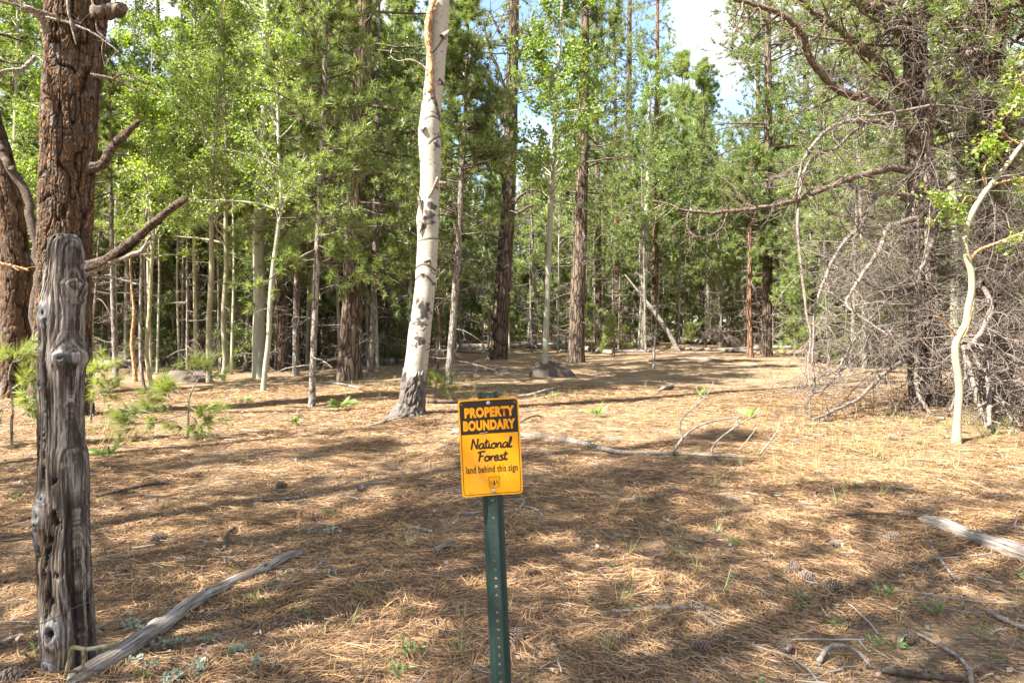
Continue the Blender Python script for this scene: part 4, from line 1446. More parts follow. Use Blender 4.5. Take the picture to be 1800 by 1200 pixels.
FERNS = [(597, 722, 6, .40, "bright fern clump standing in front of the dark pine, left of the white aspen"), (515, 748, 4, .26, "small upright fern on bare sunlit needles left of the bright fern clump"), (1047, 733, 6, .30, "low sunlit fern right of the sign's top on open ground"),
         (187, 806, 5, .30, "pale green fern just right of the wooden post's middle"), (1316, 736, 6, .26, "bright green fern clump tucked behind the fallen pole's forked shoots"), (975, 700, 4, .16, "tiny fern by the pale crooked branch behind the sign"), (430, 708, 5, .22, "dark fern beyond the low pine bough"),
         (1230, 700, 4, .3, "brown stemmed fern spray by the fallen pole's tallest shoot")]
for i, (px, py, fr, L_, lab) in enumerate(FERNS):
    o = link("fern", fern_mesh(i + 40, fr, L_))
    o.location = Vector([float(c) for c in G(px, py, -0.005)])
    tag(o, lab, "fern", "ferns on the forest floor")


def rosette_mesh(seed, nst, L_, leafL, mat, wide=0.3, upr=0.5):
    rg = np.random.default_rng(seed)
    mb = MB()
    az = rg.uniform(0, 2 * np.pi, nst)
    d = np.stack([np.cos(az), np.sin(az), rg.uniform(upr * .6, upr * 2, nst)], -1)
    S = grow(np.zeros((nst, 3)) + rg.normal(0, L_ * .15, (nst, 3)) * [1, 1, 0], d, L_ * rg.uniform(.5, 1.1, nst), 4, .1, 0, 0, rg)
    tubes(mb, S, np.full((nst, 4), 0.0014), 3)
    m = 7
    par = np.repeat(np.arange(nst), m)
    p, T = sample(S, par, rg.uniform(.3, 1, len(par)))
    dd = nrm(T + rg.normal(0, .7, T.shape) + [0, 0, .2])
    sd = nrm(np.cross(dd, rg.normal(0, .4, T.shape) + [0, 0, 1.0]))
    l = (leafL * rg.uniform(.6, 1.15, len(par)))[:, None]
    V = np.stack([p, p + dd * l * .5 - sd * l * wide / 2, p + dd * l + [0, 0, -0.003], p + dd * l * .5 + sd * l * wide / 2], 1)
    mb.add(V.reshape(-1, 3), (np.arange(len(par)) * 4)[:, None] + np.arange(4), 0, False)
    return mb.mesh("small_plant", mat)


sage = [rosette_mesh(60 + i, 7, .045, .026, M_sage, .45) for i in range(3)]
for i, (px, py) in enumerate([(262, 1142), (236, 1166), (228, 1105), (246, 1108), (298, 1135), (335, 1186), (370, 1126), (268, 1176), (498, 1010), (462, 1172), (420, 1148), (585, 935), (545, 935), (485, 1026), (582, 1010), (205, 1150), (300, 1200)]):
    o = link("silver_herb", sage[i % 3])
    o.location = Vector([float(c) for c in G(px, py, 0.006)])
    o.rotation_euler = (0, 0, i * 1.7)
    s_ = 0.8 + 0.1 * (i % 6)
    o.scale = (s_, s_, s_)
    tag(o, "silver green herb rosette on the needles around the silvery branch", "herb", "silver herbs by the silvery branch")
weed = [rosette_mesh(70, 5, .09, .06, M_weed, .22, 1.0), rosette_mesh(71, 4, .07, .05, M_weed, .4, .5), rosette_mesh(72, 3, .11, .07, M_weed, .16, 1.6)]
for i, (px, py) in enumerate([(245, 1195), (498, 1075), (455, 1062), (720, 1155), (815, 1130), (540, 1085), (60, 1160), (475, 843), (185, 885), (1107, 1075), (1090, 1050), (1410, 1060), (1405, 1075), (1455, 1095), (1480, 1110), (1555, 1050), (1570, 1075), (1310, 930),
                             (1290, 958), (1472, 965), (1310, 1050), (1540, 1135), (1575, 1135), (1725, 1125), (1690, 945), (1790, 1015), (1260, 940), (1640, 1080), (1330, 1200), (1750, 1170), (700, 1190), (20, 875), (232, 868), (575, 905), (765, 840), (1195, 980), (1075, 1000), (1360, 870), (1130, 745), (1500, 860), (1600, 850), (1500, 740), (1545, 745), (1660, 770), (1730, 760), (1280, 770)]):
    o = link("green_sprout", weed[i % 3])
    o.location = Vector([float(c) for c in G(px, py, 0.004)])
    o.rotation_euler = (0, 0, i * 2.1)
    s_ = .45 + .12 * (i % 4)
    o.scale = (s_, s_, s_)
    tag(o, "small green leafy sprout poking up through the needle carpet", "sprout", "green sprouts in the needle carpet")

# ------------------------------------------------------------------ rocks
def rock(px, py, w, d, h, seed, label, sink=0.1):
    base = G(px, py)
    nu, nv = 72, 40
    u = np.arange(nu) * 2 * np.pi / nu
    v = np.linspace(-0.5, 0.5, nv) * np.pi
    U_, V_ = np.meshgrid(u, v)
    x, y, z = np.cos(V_) * np.cos(U_), np.cos(V_) * np.sin(U_), np.sin(V_)
    rg = np.random.default_rng(seed)
    r_ = np.ones_like(x)
    for _ in range(16):                       # flat broken faces
        nn_ = nrm(rg.normal(0, 1, 3) + [0, 0, .3])
        dd_ = rg.uniform(.55, .9)
        dot = x * nn_[0] + y * nn_[1] + z * nn_[2]
        r_ = np.minimum(r_, np.where(dot > 0.05, dd_ / np.maximum(dot, .05), 9))
    r_ = r_ + 0.03 * vnoise(U_ / (2 * np.pi) * 12, V_ * 5, seed, 12) + 0.025 * vnoise(U_ / (2 * np.pi) * 36, V_ * 14, seed + 1, 36) - 0.10 * np.clip(1 - np.abs(vnoise(U_ / (2 * np.pi) * 5, V_ * 2.2, seed + 2, 5)) / .10, 0, 1)
    Vx = np.stack([x * r_ * w / 2, y * r_ * d / 2, z * r_ * h], -1).reshape(-1, 3)
    mb = MB()
    k = (np.arange(nv - 1) * nu)[:, None]
    j = np.arange(nu)[None]
    mb.add(Vx, np.stack([k + j, k + (j + 1) % nu, k + nu + (j + 1) % nu, k + nu + j], -1).reshape(-1, 4))
    o = mb.obj("boulder", M_rock)
    o.location = (float(base[0]), float(base[1] + d * .3), float(base[2] - sink))
    o.rotation_euler = (0, 0, rg.uniform(-.3, .3))
    return tag(o, label, "boulder", "boulders under the trees")


rock(975, 663, 1.35, 1.0, .62, 3, "brown split boulder at the foot of the slim grey aspen", .12)
rock(1288, 610, 1.6, 1.1, .8, 5, "big dark boulder at the back of the clearing by two pine trunks", .1)
rock(322, 672, 1.25, .8, .55, 8, "pale rounded boulder behind the low pine bough", .1)
rock(222, 590, 1.6, 1.0, .8, 12, "grey boulder deep between the trunks beyond the wooden post", .1)
rock(1334, 612, .7, .6, .32, 15, "low rock beside the big dark boulder, behind the reddish trunk", .1)
rock(765, 660, .7, .5, .3, 18, "small pale rock right of the white aspen's foot", .05)

# logs lying further back
for (pts, r_, lab, sd) in (
        ([(905, 607), (960, 608), (1020, 612), (1075, 620)], [.13, .14, .14, .12], "long grey log lying in the sun behind the slim grey aspen", 21),
        ([(1160, 594), (1200, 598), (1260, 602)], [.2, .22, .18], "thick pale log with a raised broken end by the big dark boulder", 22),
        ([(1180, 612), (1260, 615), (1330, 619)], [.09, .1, .08], "thin sun bleached log in front of the big dark boulder", 23),
        ([(150, 640), (215, 638), (290, 634), (330, 626)], [.15, .16, .15, .12], "brown log lying across the shade behind the thin orange sapling", 24),
        ([(150, 572), (190, 575), (225, 578)], [.2, .2, .18], "pale log far back between the trunks right of the wooden post", 25),
        ([(955, 583), (1000, 582), (1050, 584)], [.2, .22, .2], "shaded log propped deep behind the tall forked pine", 26),
        ([(640, 615), (690, 612), (720, 612)], [.08, .09, .08], "pale log behind the dark pine beside the white aspen", 27),
        ([(1140, 634), (1210, 630), (1290, 634)], [.05, .06, .05], "thin grey pole lying flat across the far side of the clearing", 28),
        ([(790, 652), (850, 650), (890, 651)], [.05, .06, .05], "slender pole lying before the tall forked pine", 29)):
    lg = log_mesh(np.array([G(px, py, r_[1] * .7) for px, py in pts]), r_, n=16, k=60, seed=sd)
    tag(lg.obj("fallen_log", M_stick), lab, "log", "logs lying under the trees")

rl = np.random.default_rng(17)
for i in range(16):
    Yl = rl.uniform(24, 46)
    pxl = rl.uniform(180, 1650)
    if Yl < 30 and 740 < pxl < 1460:
        Yl += 9
    Xl, az, Ll = (pxl - 900) / F * Yl, rl.normal(0, .35), rl.uniform(2, 5.5)
    r_ = rl.uniform(.06, .17)
    pp = np.array([[Xl + math.cos(az) * Ll * s, Yl + math.sin(az) * Ll * s, 0] for s in (-.5, 0, .5)])
    pp[:, 2] = gz(pp[:, 0], pp[:, 1]) + r_ * .7
    lg = log_mesh(pp, [r_, r_ * .95, r_ * .8], n=14, k=40, seed=70 + i)
    tag(lg.obj("fallen_log", M_deadgrey if i % 3 else M_bark_grey), "weathered log half hidden among the trunks beyond the clearing", "log", "weathered logs among the far trunks")

# ------------------------------------------------------------------ the thick white aspen
AY = G(722, 731)[1]
asp = thing("aspen_tree", "thick white aspen with black scars and dark furrowed foot, left of the sign", "tree", tuple(G(720, 731)))
ab = np.array(asp.location)
ctrl = [(735, 719, 60), (728, 720, 57), (715, 722, 50), (700, 725, 44), (680, 727, 43), (655, 730, 42.5), (620, 734, 42), (580, 738, 42), (545, 743, 40), (500, 748, 38.5), (450, 750.5, 38), (410, 752, 39), (380, 752, 40),
        (350, 755, 38.5), (320, 757, 37.5), (290, 757, 38), (260, 755, 40), (240, 754, 41), (225, 754, 40), (200, 757, 37), (160, 762, 36), (120, 766, 36), (60, 770, 37), (0, 773, 37), (-80, 778, 36), (-260, 790, 34), (-500, 800, 30), (-800, 812, 22), (-1100, 820, 10)]
cp = np.array([A(px, py, AY) for py, px, w in ctrl]) - ab
rw = np.array([w for _, _, w in ctrl]) / 2 / F * AY * .94
cp[0, 2] = -0.12
K = 760
zs = np.concatenate([np.linspace(-0.12, 7.2, 640), np.linspace(7.25, cp[-1, 2], 120)])
C = np.stack([np.interp(zs, cp[:, 2], cp[:, i]) for i in range(3)], -1)
kern = np.hanning(25) / np.hanning(25).sum()
for i in range(2):
    C[:, i] = np.convolve(np.pad(C[:, i], 12, mode='edge'), kern, 'valid')
Rr = np.interp(zs, cp[:, 2], rw)
Rr = np.convolve(np.pad(Rr, 12, mode='edge'), kern, 'valid')
n = 128
th = np.arange(n) * 2 * np.pi / n
TT, SS = np.meshgrid(th, zs)
pyv = HZ - (SS + ab[2] - EYE) * F / AY
pxv = 900 + (C[:, 0][:, None] + ab[0] + Rr[:, None] * np.cos(TT)) * F / AY
fr = np.sin(TT) < 0.1
tn = TT / (2 * np.pi)
disp = 0.006 * vnoise(tn * 5, SS * 2.5, 2, 5) + 0.004 * vnoise(tn * 9, SS * 5, 3, 9)
basez = 0.68 + 0.07 * vnoise(tn * 9, SS * 4, 4, 9) + 0.06 * vnoise(tn * 26, SS * 9, 14, 26) + 0.05 * vnoise(tn * 60, SS * 20, 15, 60)
bd = np.clip((basez - SS) / 0.05, 0, 1)
fur = np.maximum(np.clip(1 - np.abs(vnoise(tn * 20 + .4 * vnoise(tn * 20, SS * 7, 51, 20), SS * 3.2, 7, 20)) / .24, 0, 1), .8 * np.clip(1 - np.abs(vnoise(tn * 34, SS * 9, 8, 34)) / .2, 0, 1))
disp = disp + bd * (0.022 - 0.035 * fur + 0.008 * vnoise(tn * 60, SS * 25, 5, 60))
disp = disp + 0.10 * np.exp(-((np.angle(np.exp(1j * (TT - np.radians(200)))) / 0.6) ** 2)) * np.exp(-np.maximum(SS, 0) / 0.16) + 0.04 * np.exp(-((np.angle(np.exp(1j * (TT - np.radians(300)))) / 0.5) ** 2)) * np.exp(-np.maximum(SS, 0) / 0.12)
dark = bd * (0.86 + 0.14 * fur)
streak_ = np.clip(vnoise(tn * 14, SS * 1.4, 61, 14) - .35, 0, 1) * np.clip(1.6 - SS, 0, 1) * .9
dark = np.maximum(dark, np.clip(streak_, 0, .5))
jx, jy = 5 * vnoise(pxv / 5, pyv / 5, 31), 5 * vnoise(pxv / 5, pyv / 5, 32)


def scar(cx, cy, rx, ry, hard=3.0):
    return np.clip((blob(pxv + jx, pyv + jy, cx, cy, rx, ry) - 0.37) * hard, 0, 1) * fr


for s_ in ((735, 530, 4.5, 11), (745, 545, 8, 17), (750, 552, 10, 10), (738, 560, 9, 6), (742, 570, 14, 5), (728, 568, 6, 4), (756, 540, 5, 12), (735, 592, 8, 7), (741, 598, 10, 8), (745, 603, 8, 4), (730, 607, 6, 3.5),
           (748, 582, 6, 3), (722, 560, 5, 4), (753, 615, 6, 2.5), (765, 500, 4, 4), (748, 485, 8, 6.5), (752, 462, 7, 4), (746, 230, 7, 6), (768, 258, 5, 9), (775, 150, 5, 6), (780, 70, 5, 8), (745, 175, 4, 5), (772, 205, 5, 6), (762, 365, 7, 8), (752, 393, 16, 10), (758, 380, 10, 10), (746, 400, 10, 7)):
    dark = np.maximum(dark, scar(*s_))
rsc = np.random.default_rng(8)
for _ in range(90):
    dark = np.maximum(dark, scar(rsc.uniform(708, 782), rsc.uniform(0, 650), rsc.uniform(1.2, 4.2), rsc.uniform(.8, 2.0)))
# arched brows over the eyes, and slanting creases
for (x0, y0, x1, y1, x2, y2, w_) in ((732, 472, 750, 460, 766, 476, 1.6), (732, 492, 748, 477, 762, 497, 1.6), (755, 185, 766, 168, 770, 190, 1.4), (764, 160, 770, 205, 774, 214, 1.2), (762, 100, 775, 88, 781, 70, 1.2), (748, 215, 760, 208, 772, 212, 1.2), (757, 258, 766, 248, 775, 240, 1.3), (736, 425, 752, 423, 770, 420, 1.2), (765, 185, 775, 200, 778, 225, 1.3)):
    t_ = np.linspace(0, 1, 30)
    bx = (1 - t_) ** 2 * x0 + 2 * t_ * (1 - t_) * x1 + t_ ** 2 * x2
    by = (1 - t_) ** 2 * y0 + 2 * t_ * (1 - t_) * y1 + t_ ** 2 * y2
    dmin = np.full(pxv.shape, 99.0)
    for a_, b_ in zip(bx, by):
        dmin = np.minimum(dmin, np.hypot(pxv - a_, pyv - b_))
    dark = np.maximum(dark, np.clip(1.6 - dmin / w_, 0, 1) * fr)
for (cx, cy, rx, ry, h_) in ((746, 230, 9, 8, .03), (752, 388, 18, 14, .035), (748, 485, 9, 8, .018), (752, 462, 9, 6, .016), (775, 150, 6, 8, .02), (770, 258, 7, 9, .02), (780, 70, 7, 9, .02)):
    disp = disp + h_ * blob(pxv, pyv, cx, cy, rx, ry) * fr - h_ * .8 * blob(pxv, pyv, cx, cy + 1, rx * .4, ry * .4) * fr
disp = disp - 0.004 * np.clip(dark, 0, 1) * (SS > 0.8)
ring_trunk(C, Rr, Rr, disp, n, {'dark': dark}, "trunk", M_aspen_big, asp)
rga = np.random.default_rng(77)
mb = MB()
for pts, r_ in (([(766, -5), (757, 20), (752, 60), (757, 110), (757, 150), (755, 163)], [3, 6.5, 6.5, 5.5, 5, 5.5]),):
    Q = smooth_path([A(px, py, AY - 0.2) - ab for px, py in pts], 40)
    rr_ = resample_r(np.array(r_), 40) / F * AY * (1 + .1 * rga.normal(0, 1, 40))
    tubes(mb, Q[None], rr_[None], 9, 0, True)
mb.obj("dead_branch", M_orange_stem, asp)
for pts, r_ in (([(757, 130), (742, 115), (720, 105), (700, 108), (686, 98), (690, 85)], 2.0), ([(770, 312), (760, 335), (752, 348)], 3.0), ([(736, 345), (742, 375), (748, 400)], 3.2), ([(742, 392), (738, 410)], 3), ([(780, 65), (790, 55)], 6), ([(746, 228), (738, 222)], 6), ([(772, 322), (784, 322)], 4)):
    mb = MB()
    Q = smooth_path([A(px, py, AY - 0.17 + 0.01 * i) - ab for i, (px, py) in enumerate(pts)], 14)
    tubes(mb, Q[None], np.linspace(r_, r_ * .5, 14)[None] / F * AY, 7, 0, True)
    mb.obj("branch_stub", M_dead, asp)
mb = MB()
leaf_crown(mb, C[640:], Rr[640:], 8.5, float(C[-1, 2]), 26, 2.4, rga, .07, 6, 14)
mb.obj("crown", [M_aspen, M_aspen_leaf], asp)


# ------------------------------------------------------------------ big ponderosa trunks
def ponderosa(name, label, base, ctrl, Y, n=150, K=520, ztop=7.0, seed=1, plates=15, vs_=2.6, flare=.2):
    o = thing(name, label, "tree", tuple(base))
    cp = np.array([A(px, py, Y) for py, px, w in ctrl]) - base
    rw = np.array([w for _, _, w in ctrl]) / 2 / F * Y * Y / math.hypot(base[0], Y)
    cp[0, 2] = -0.15
    H = cp[-1, 2]
    zs = np.concatenate([np.linspace(-0.15, ztop, K), np.linspace(ztop + .1, H, 60)])
    C = np.stack([np.interp(zs, cp[:, 2], cp[:, i]) for i in range(3)], -1)
    kern = np.hanning(41) / np.hanning(41).sum()
    for i in range(2):
        C[:, i] = np.convolve(np.pad(C[:, i], 20, mode='edge'), kern, 'valid')
    R = np.convolve(np.pad(np.interp(zs, cp[:, 2], rw), 20, mode='edge'), kern, 'valid')
    th = np.arange(n) * 2 * np.pi / n
    TT, SS = np.meshgrid(th, zs)
    tn = TT / (2 * np.pi)
    wx = .30 * vnoise(tn * 20, SS * 5, seed, 20)
    v1 = np.abs(vnoise(tn * plates + wx, SS * vs_ * .62, seed + 1, plates))
    v2 = np.abs(vnoise(tn * plates * 2 + wx * 2, SS * vs_ * 1.9, seed + 9, plates * 2))
    gro = np.clip(1 - v1 / .22, 0, 1)
    gro2 = np.clip(1 - v2 / .26, 0, 1)
    r0 = R[:, None]
    fl = vnoise(tn * plates * 5, SS * 24, seed + 2, plates * 5)
    disp = r0 * (-0.075 * gro - 0.045 * gro2 + 0.022 * fl + 0.016 * vnoise(tn * plates * 9, SS * 52, seed + 12, plates * 9) + 0.035 * vnoise(tn * 5, SS * 1.5, seed + 3, 5))
    disp = disp + r0 * flare * np.exp(-np.maximum(SS, 0) / .25) * (1 + .6 * np.cos(TT * 5))
    orange = np.clip(vnoise(tn * plates * 2, SS * 4, seed + 5, plates * 2) * 1.7 + .35, 0, 1) * np.clip(1.1 - gro, 0, 1)
    ring_trunk(C, R, R, disp, n, {'groove': np.clip(gro * .95 + gro2 * .55 + .25 * (fl < -.35), 0, 1), 'orange': orange}, "trunk", M_ponderosa, o)
    return o, C, R


def limb(parent, base, pts, Y, r0, r1, name="limb", mat=None, dy=0.0, k=30, n=8, twigs=0, tw_len=.6, seed=0, sub2=0, rough=.08, droop=-.06, leafN=0, tmin=.15, curl=.12):
    """branch following photograph pixels, depth drifting by dy over its length"""
    rg = np.random.default_rng(seed + 300)
    m = len(pts)
    Q = smooth_path([A(px, py, Y + dy * i / max(m - 1, 1)) - base for i, (px, py) in enumerate(pts)], k)
    R = np.linspace(r0, r1, k) / F * Y * (1 + rough * rg.normal(0, 1, k))
    kn = rg.normal(0, 1, (k, 3)) * R.mean() * .22
    kn[0] = 0
    Q = Q + kn
    mb = MB()
    tubes(mb, Q[None], R[None], n, 0, True)
    if twigs:
        par = np.zeros(twigs, int)
        p, T = sample(Q[None], par, rg.uniform(tmin, 1, twigs))
        S = grow(p, side_dirs(T, .65, rg), tw_len * rg.uniform(.3, 1.2, twigs), 7, .15, droop, curl, rg)
        tubes(mb, S, np.linspace(1, .3, 7)[None] * np.full((twigs, 1), max(.0045, R.mean() * .3)), 4)
        if sub2:
            par2 = np.repeat(np.arange(twigs), sub2)
            p, T = sample(S, par2, rg.uniform(.2, 1, len(par2)))
            S2 = grow(p, side_dirs(T, .62, rg), tw_len * .45 * rg.uniform(.3, 1.2, len(par2)), 5, .2, droop, curl * 1.3, rg)
            tubes(mb, S2, np.linspace(1, .4, 5)[None] * np.full((len(par2), 1), max(.003, R.mean() * .14)), 3)
            if leafN:
                par3 = np.repeat(np.arange(len(par2)), 3)
                p, T = sample(S2, par3, rg.uniform(.3, 1, len(par3)))
                blades(mb, p, T + [0, 0, .2], leafN, .17, .007, 1.2, 1, rg)
    o = mb.obj(name, [mat or M_dead, M_needle] if leafN else (mat or M_dead), parent)
    return o


PY1 = 10.6
b1 = G(112, 729)
PY1 = b1[1]
pond, C1, R1 = ponderosa("ponderosa_pine", "massive ponderosa trunk with furrowed orange flecked bark behind the wooden post", b1,
                         [(742, 106, 128), (700, 107, 116), (640, 109, 108), (560, 112, 102), (480, 114, 99), (400, 116, 99), (300, 119, 100), (200, 124, 104), (120, 128, 108), (60, 131, 113), (0, 136, 118), (-60, 140, 112), (-200, 146, 104), (-600, 160, 90), (-1100, 170, 60), (-1500, 180, 14)], PY1, 380, 1000, 6.8, 3, 34, 4.2, .05)
for i, (pts, r0, r1, mt, tw, dy) in enumerate((
        ([(158, 296), (178, 290), (192, 268), (208, 246), (228, 228), (246, 212)], 10, 5, M_darklimb, 2, -.2), ([(148, 472), (175, 462), (215, 440), (252, 408), (285, 380), (310, 360), (330, 347)], 12, 6, M_darklimb, 3, -.3),
        ([(150, 482), (190, 462), (225, 450), (250, 440), (260, 422), (266, 415)], 6, 3, M_dead, 3, -.3), ([(150, 480), (170, 484), (200, 489), (240, 500)], 3, 1.4, M_dead, 3, .2),
        ([(165, 20), (195, 22), (206, 18), (218, 13)], 13, 8, M_darklimb, 0, -.2), ([(80, 55), (72, 30), (40, 12), (0, -10)], 7, 4, M_dead, 4, -.5), ([(100, 30), (60, 18), (30, 10), (0, 2)], 3.2, 2, M_dead, 6, -.9),
        ([(60, 26), (110, 38), (150, 52), (185, 72), (208, 92)], 2.8, 1.2, M_dead, 5, .1), ([(118, -10), (122, 25), (127, 50), (134, 78)], 3, 1.2, M_dead, 2, 0), ([(160, -10), (168, 30), (172, 55), (195, 75)], 2.4, 1, M_dead, 4, .1),
        ([(160, 132), (185, 136), (200, 140), (225, 152), (246, 162)], 3.4, 1.5, M_limb, 5, .1), ([(198, 140), (215, 130), (240, 138), (260, 148)], 2, 1, M_limb, 4, .1), ([(62, 100), (40, 120), (10, 125), (-30, 140)], 4, 2, M_dead, 6, -.4))):
    if i < 2:
        Q = np.array([A(px, py, PY1 - .45 + dy * q_ / (len(pts) - 1)) - b1 for q_, (px, py) in enumerate(pts)])
        lg = log_mesh(Q, np.linspace(r0, r1, 6) / F * PY1 * .85, n=26, k=110, seed=60 + i, knots=((.4, 1.0, .06), (.7, 4.0, .05), (.2, 3.0, .05)))
        lg.obj("branch", M_barklimb, pond)
        continue
    limb(pond, b1, pts, PY1 - .45, r0, r1, "branch", mt, dy, 26, 10, tw, .35, i, 2 if tw else 0)
mb = MB()
needle_crown(mb, C1, R1, 7.6, float(C1[-1, 2]), 60, 3.4, np.random.default_rng(31), 12, .2, .016, 6, 3, low=-.1)
mb.obj("crown", [M_limb, M_needle], pond)

b2 = G(22, 697)
pond2, C2, R2 = ponderosa("ponderosa_pine", "dark blotchy pine trunk at the left edge, half behind the massive ponderosa", b2,
                          [(705, 22, 74), (660, 24, 68), (560, 28, 62), (480, 28, 60), (400, 20, 56), (300, 6, 50), (250, -6, 48), (200, -22, 46), (0, -60, 42), (-400, -120, 36), (-900, -170, 8)], b2[1], 150, 420, 8.5, 8, 18, 3.2, .2)
for i, (pts, r0, r1, mt, tw) in enumerate((([(92, 660), (72, 600), (62, 545), (66, 500), (70, 460), (60, 400), (52, 360), (30, 315), (8, 275), (-15, 235)], 11, 6, M_darklimb, 2), ([(20, 300), (0, 255), (-15, 225)], 6, 5, M_darklimb, 0), ([(-5, 462), (25, 468), (50, 475)], 3, 2, M_orange_stem, 3))):
    limb(pond2, b2, pts, b2[1] - .6, r0, r1, "branch", mt, .1, 26, 10, tw, .4, i + 40, 1 if tw else 0)
mb = MB()
needle_crown(mb, C2, R2, 6.5, float(C2[-1, 2]), 46, 3.0, np.random.default_rng(32), 12, .2, .016, 6, 3)
mb.obj("crown", [M_limb, M_needle], pond2)

# ------------------------------------------------------------------ right: twin stemmed dying pine
bR = G(1624, 716)
YR = bR[1]
twin = thing("twin_pine", "twin stemmed dying pine hung with curling bare grey branches, beside the curved sapling", "tree", tuple(bR))
TW = []
for pts, w in (([(1618, 722), (1611, 660), (1607, 560), (1605, 480), (1604, 360), (1604, 300), (1602, 240), (1600, 150), (1598, 60), (1596, -60), (1590, -500), (1588, -900)], [34, 30, 27, 25, 24, 24, 26, 26, 26, 24, 16, 4]),
               ([(1634, 722), (1640, 660), (1638, 560), (1636, 460), (1635, 360), (1631, 300), (1628, 240), (1622, 150), (1618, 60), (1612, -60), (1606, -400), (1600, -700)], [34, 28, 26, 25, 24, 23, 24, 26, 24, 18, 12, 4])):
    path = np.array([A(px, py, YR) for px, py in pts]) - bR
    path[0, 2] = -.12
    mb = MB()
    P, R = trunk_tube(mb, path, np.array(w) / 2 / F * YR * .86, 14, 70, 1.15)
    mb.obj("trunk", M_bark_lit, twin)
    TW.append((P, R))
LIMBS = [([(1614, 242), (1590, 215), (1560, 193), (1530, 176), (1500, 168), (1470, 152), (1440, 126), (1422, 95), (1413, 65), (1395, 42), (1370, 22), (1330, 10), (1290, 0)], 9, 3, M_limb, -1.0, 10),
         ([(1606, 172), (1585, 150), (1560, 132), (1535, 105), (1515, 85), (1490, 62), (1460, 42), (1430, 20), (1405, -5)], 8, 4, M_limb, -.6, 9),
         ([(1600, 75), (1585, 45), (1560, 25), (1530, 12), (1490, -8)], 11, 8, M_limb, -.6, 5), ([(1600, 35), (1575, 8), (1540, -6)], 8, 6, M_limb, -.3, 4),
         ([(1622, 240), (1634, 205), (1648, 175), (1670, 140), (1700, 105), (1730, 80), (1748, 50), (1757, 20), (1755, -20)], 10, 7, M_limb, -.8, 10), ([(1755, 26), (1775, 12), (1810, -4)], 6, 5, M_limb, -.9, 3),
         ([(1600, 300), (1570, 296), (1540, 302), (1500, 312), (1450, 332), (1400, 350), (1350, 363), (1300, 371), (1250, 374), (1190, 368)], 6, 2.4, M_limb, -1.5, 14),
         ([(1602, 228), (1580, 218), (1545, 214), (1500, 213), (1470, 220), (1445, 238), (1420, 268), (1405, 300), (1398, 330)], 6, 3, M_thicket, -1.0, 12),
         ([(1590, 214), (1560, 214), (1530, 216), (1500, 230), (1470, 260), (1440, 270), (1415, 300), (1402, 360), (1404, 430), (1412, 510), (1424, 590), (1420, 640), (1424, 680)], 5, 2, M_thicket, -1.4, 16),
         ([(1605, 385), (1585, 390), (1560, 402), (1547, 437), (1528, 465), (1508, 495), (1487, 530), (1497, 545), (1510, 555), (1560, 590)], 6, 2.2, M_thicket, -1.6, 16),
         ([(1604, 345), (1570, 340), (1540, 345), (1510, 400), (1487, 422), (1466, 455), (1447, 498), (1433, 545), (1430, 590), (1427, 635), (1433, 680)], 5.5, 1.8, M_thicket, -1.2, 16),
         ([(1606, 578), (1575, 582), (1548, 594), (1500, 630), (1460, 673), (1422, 697)], 5, 2, M_thicket, -1.4, 14), ([(1606, 628), (1580, 640), (1553, 657), (1510, 700), (1463, 723), (1428, 738)], 5.4, 2.4, M_thicket, -1.8, 10),
         ([(1610, 590), (1612, 625), (1610, 667), (1614, 692), (1630, 720), (1642, 748), (1640, 768)], 6, 3.4, M_thicket, -1.1, 6), ([(1612, 690), (1604, 715), (1600, 745), (1605, 760)], 4, 2.4, M_thicket, -.8, 4),
         ([(1605, 500), (1570, 520), (1530, 560), (1500, 600), (1470, 650), (1430, 665)], 4, 1.6, M_thicket, -1.3, 14), ([(1640, 420), (1620, 470), (1580, 500), (1540, 505), (1490, 470)], 4, 2, M_thicket, -.9, 12),
         ([(1612, 200), (1640, 120), (1655, 95), (1690, 85), (1730, 90)], 5, 2.4, M_thicket, -.9, 12), ([(1625, 205), (1632, 140), (1650, 108), (1690, 110), (1720, 135), (1735, 160)], 4, 2, M_thicket, -1.2, 12)]
for i, (pts, r0, r1, mt, dy, tw) in enumerate(LIMBS):
    limb(twin, bR, pts, YR - .08, r0 * (1.1 if i < 7 else .8), r1 * (1.0 if i < 7 else .75), "branch", mt, dy, 40, 8, tw + 14, .95, i + 80, 5, .06, -.05)
mb = MB()
rg = np.random.default_rng(91)
for P, R in TW:
    dead_branches(mb, P, R, .3, 6.5, 52, 2.9, rg, -.06, .010, 10, 0, .09, 6)
mb.obj("dead_twigs", M_thicket, twin)
mb = MB()
needle_crown(mb, *TW[0], 3.2, float(TW[0][0][-1, 2]), 56, 3.0, rg, 13, .17, .010, 6, 4, low=-.05)
mb.obj("crown", [M_limb, M_needle], twin)

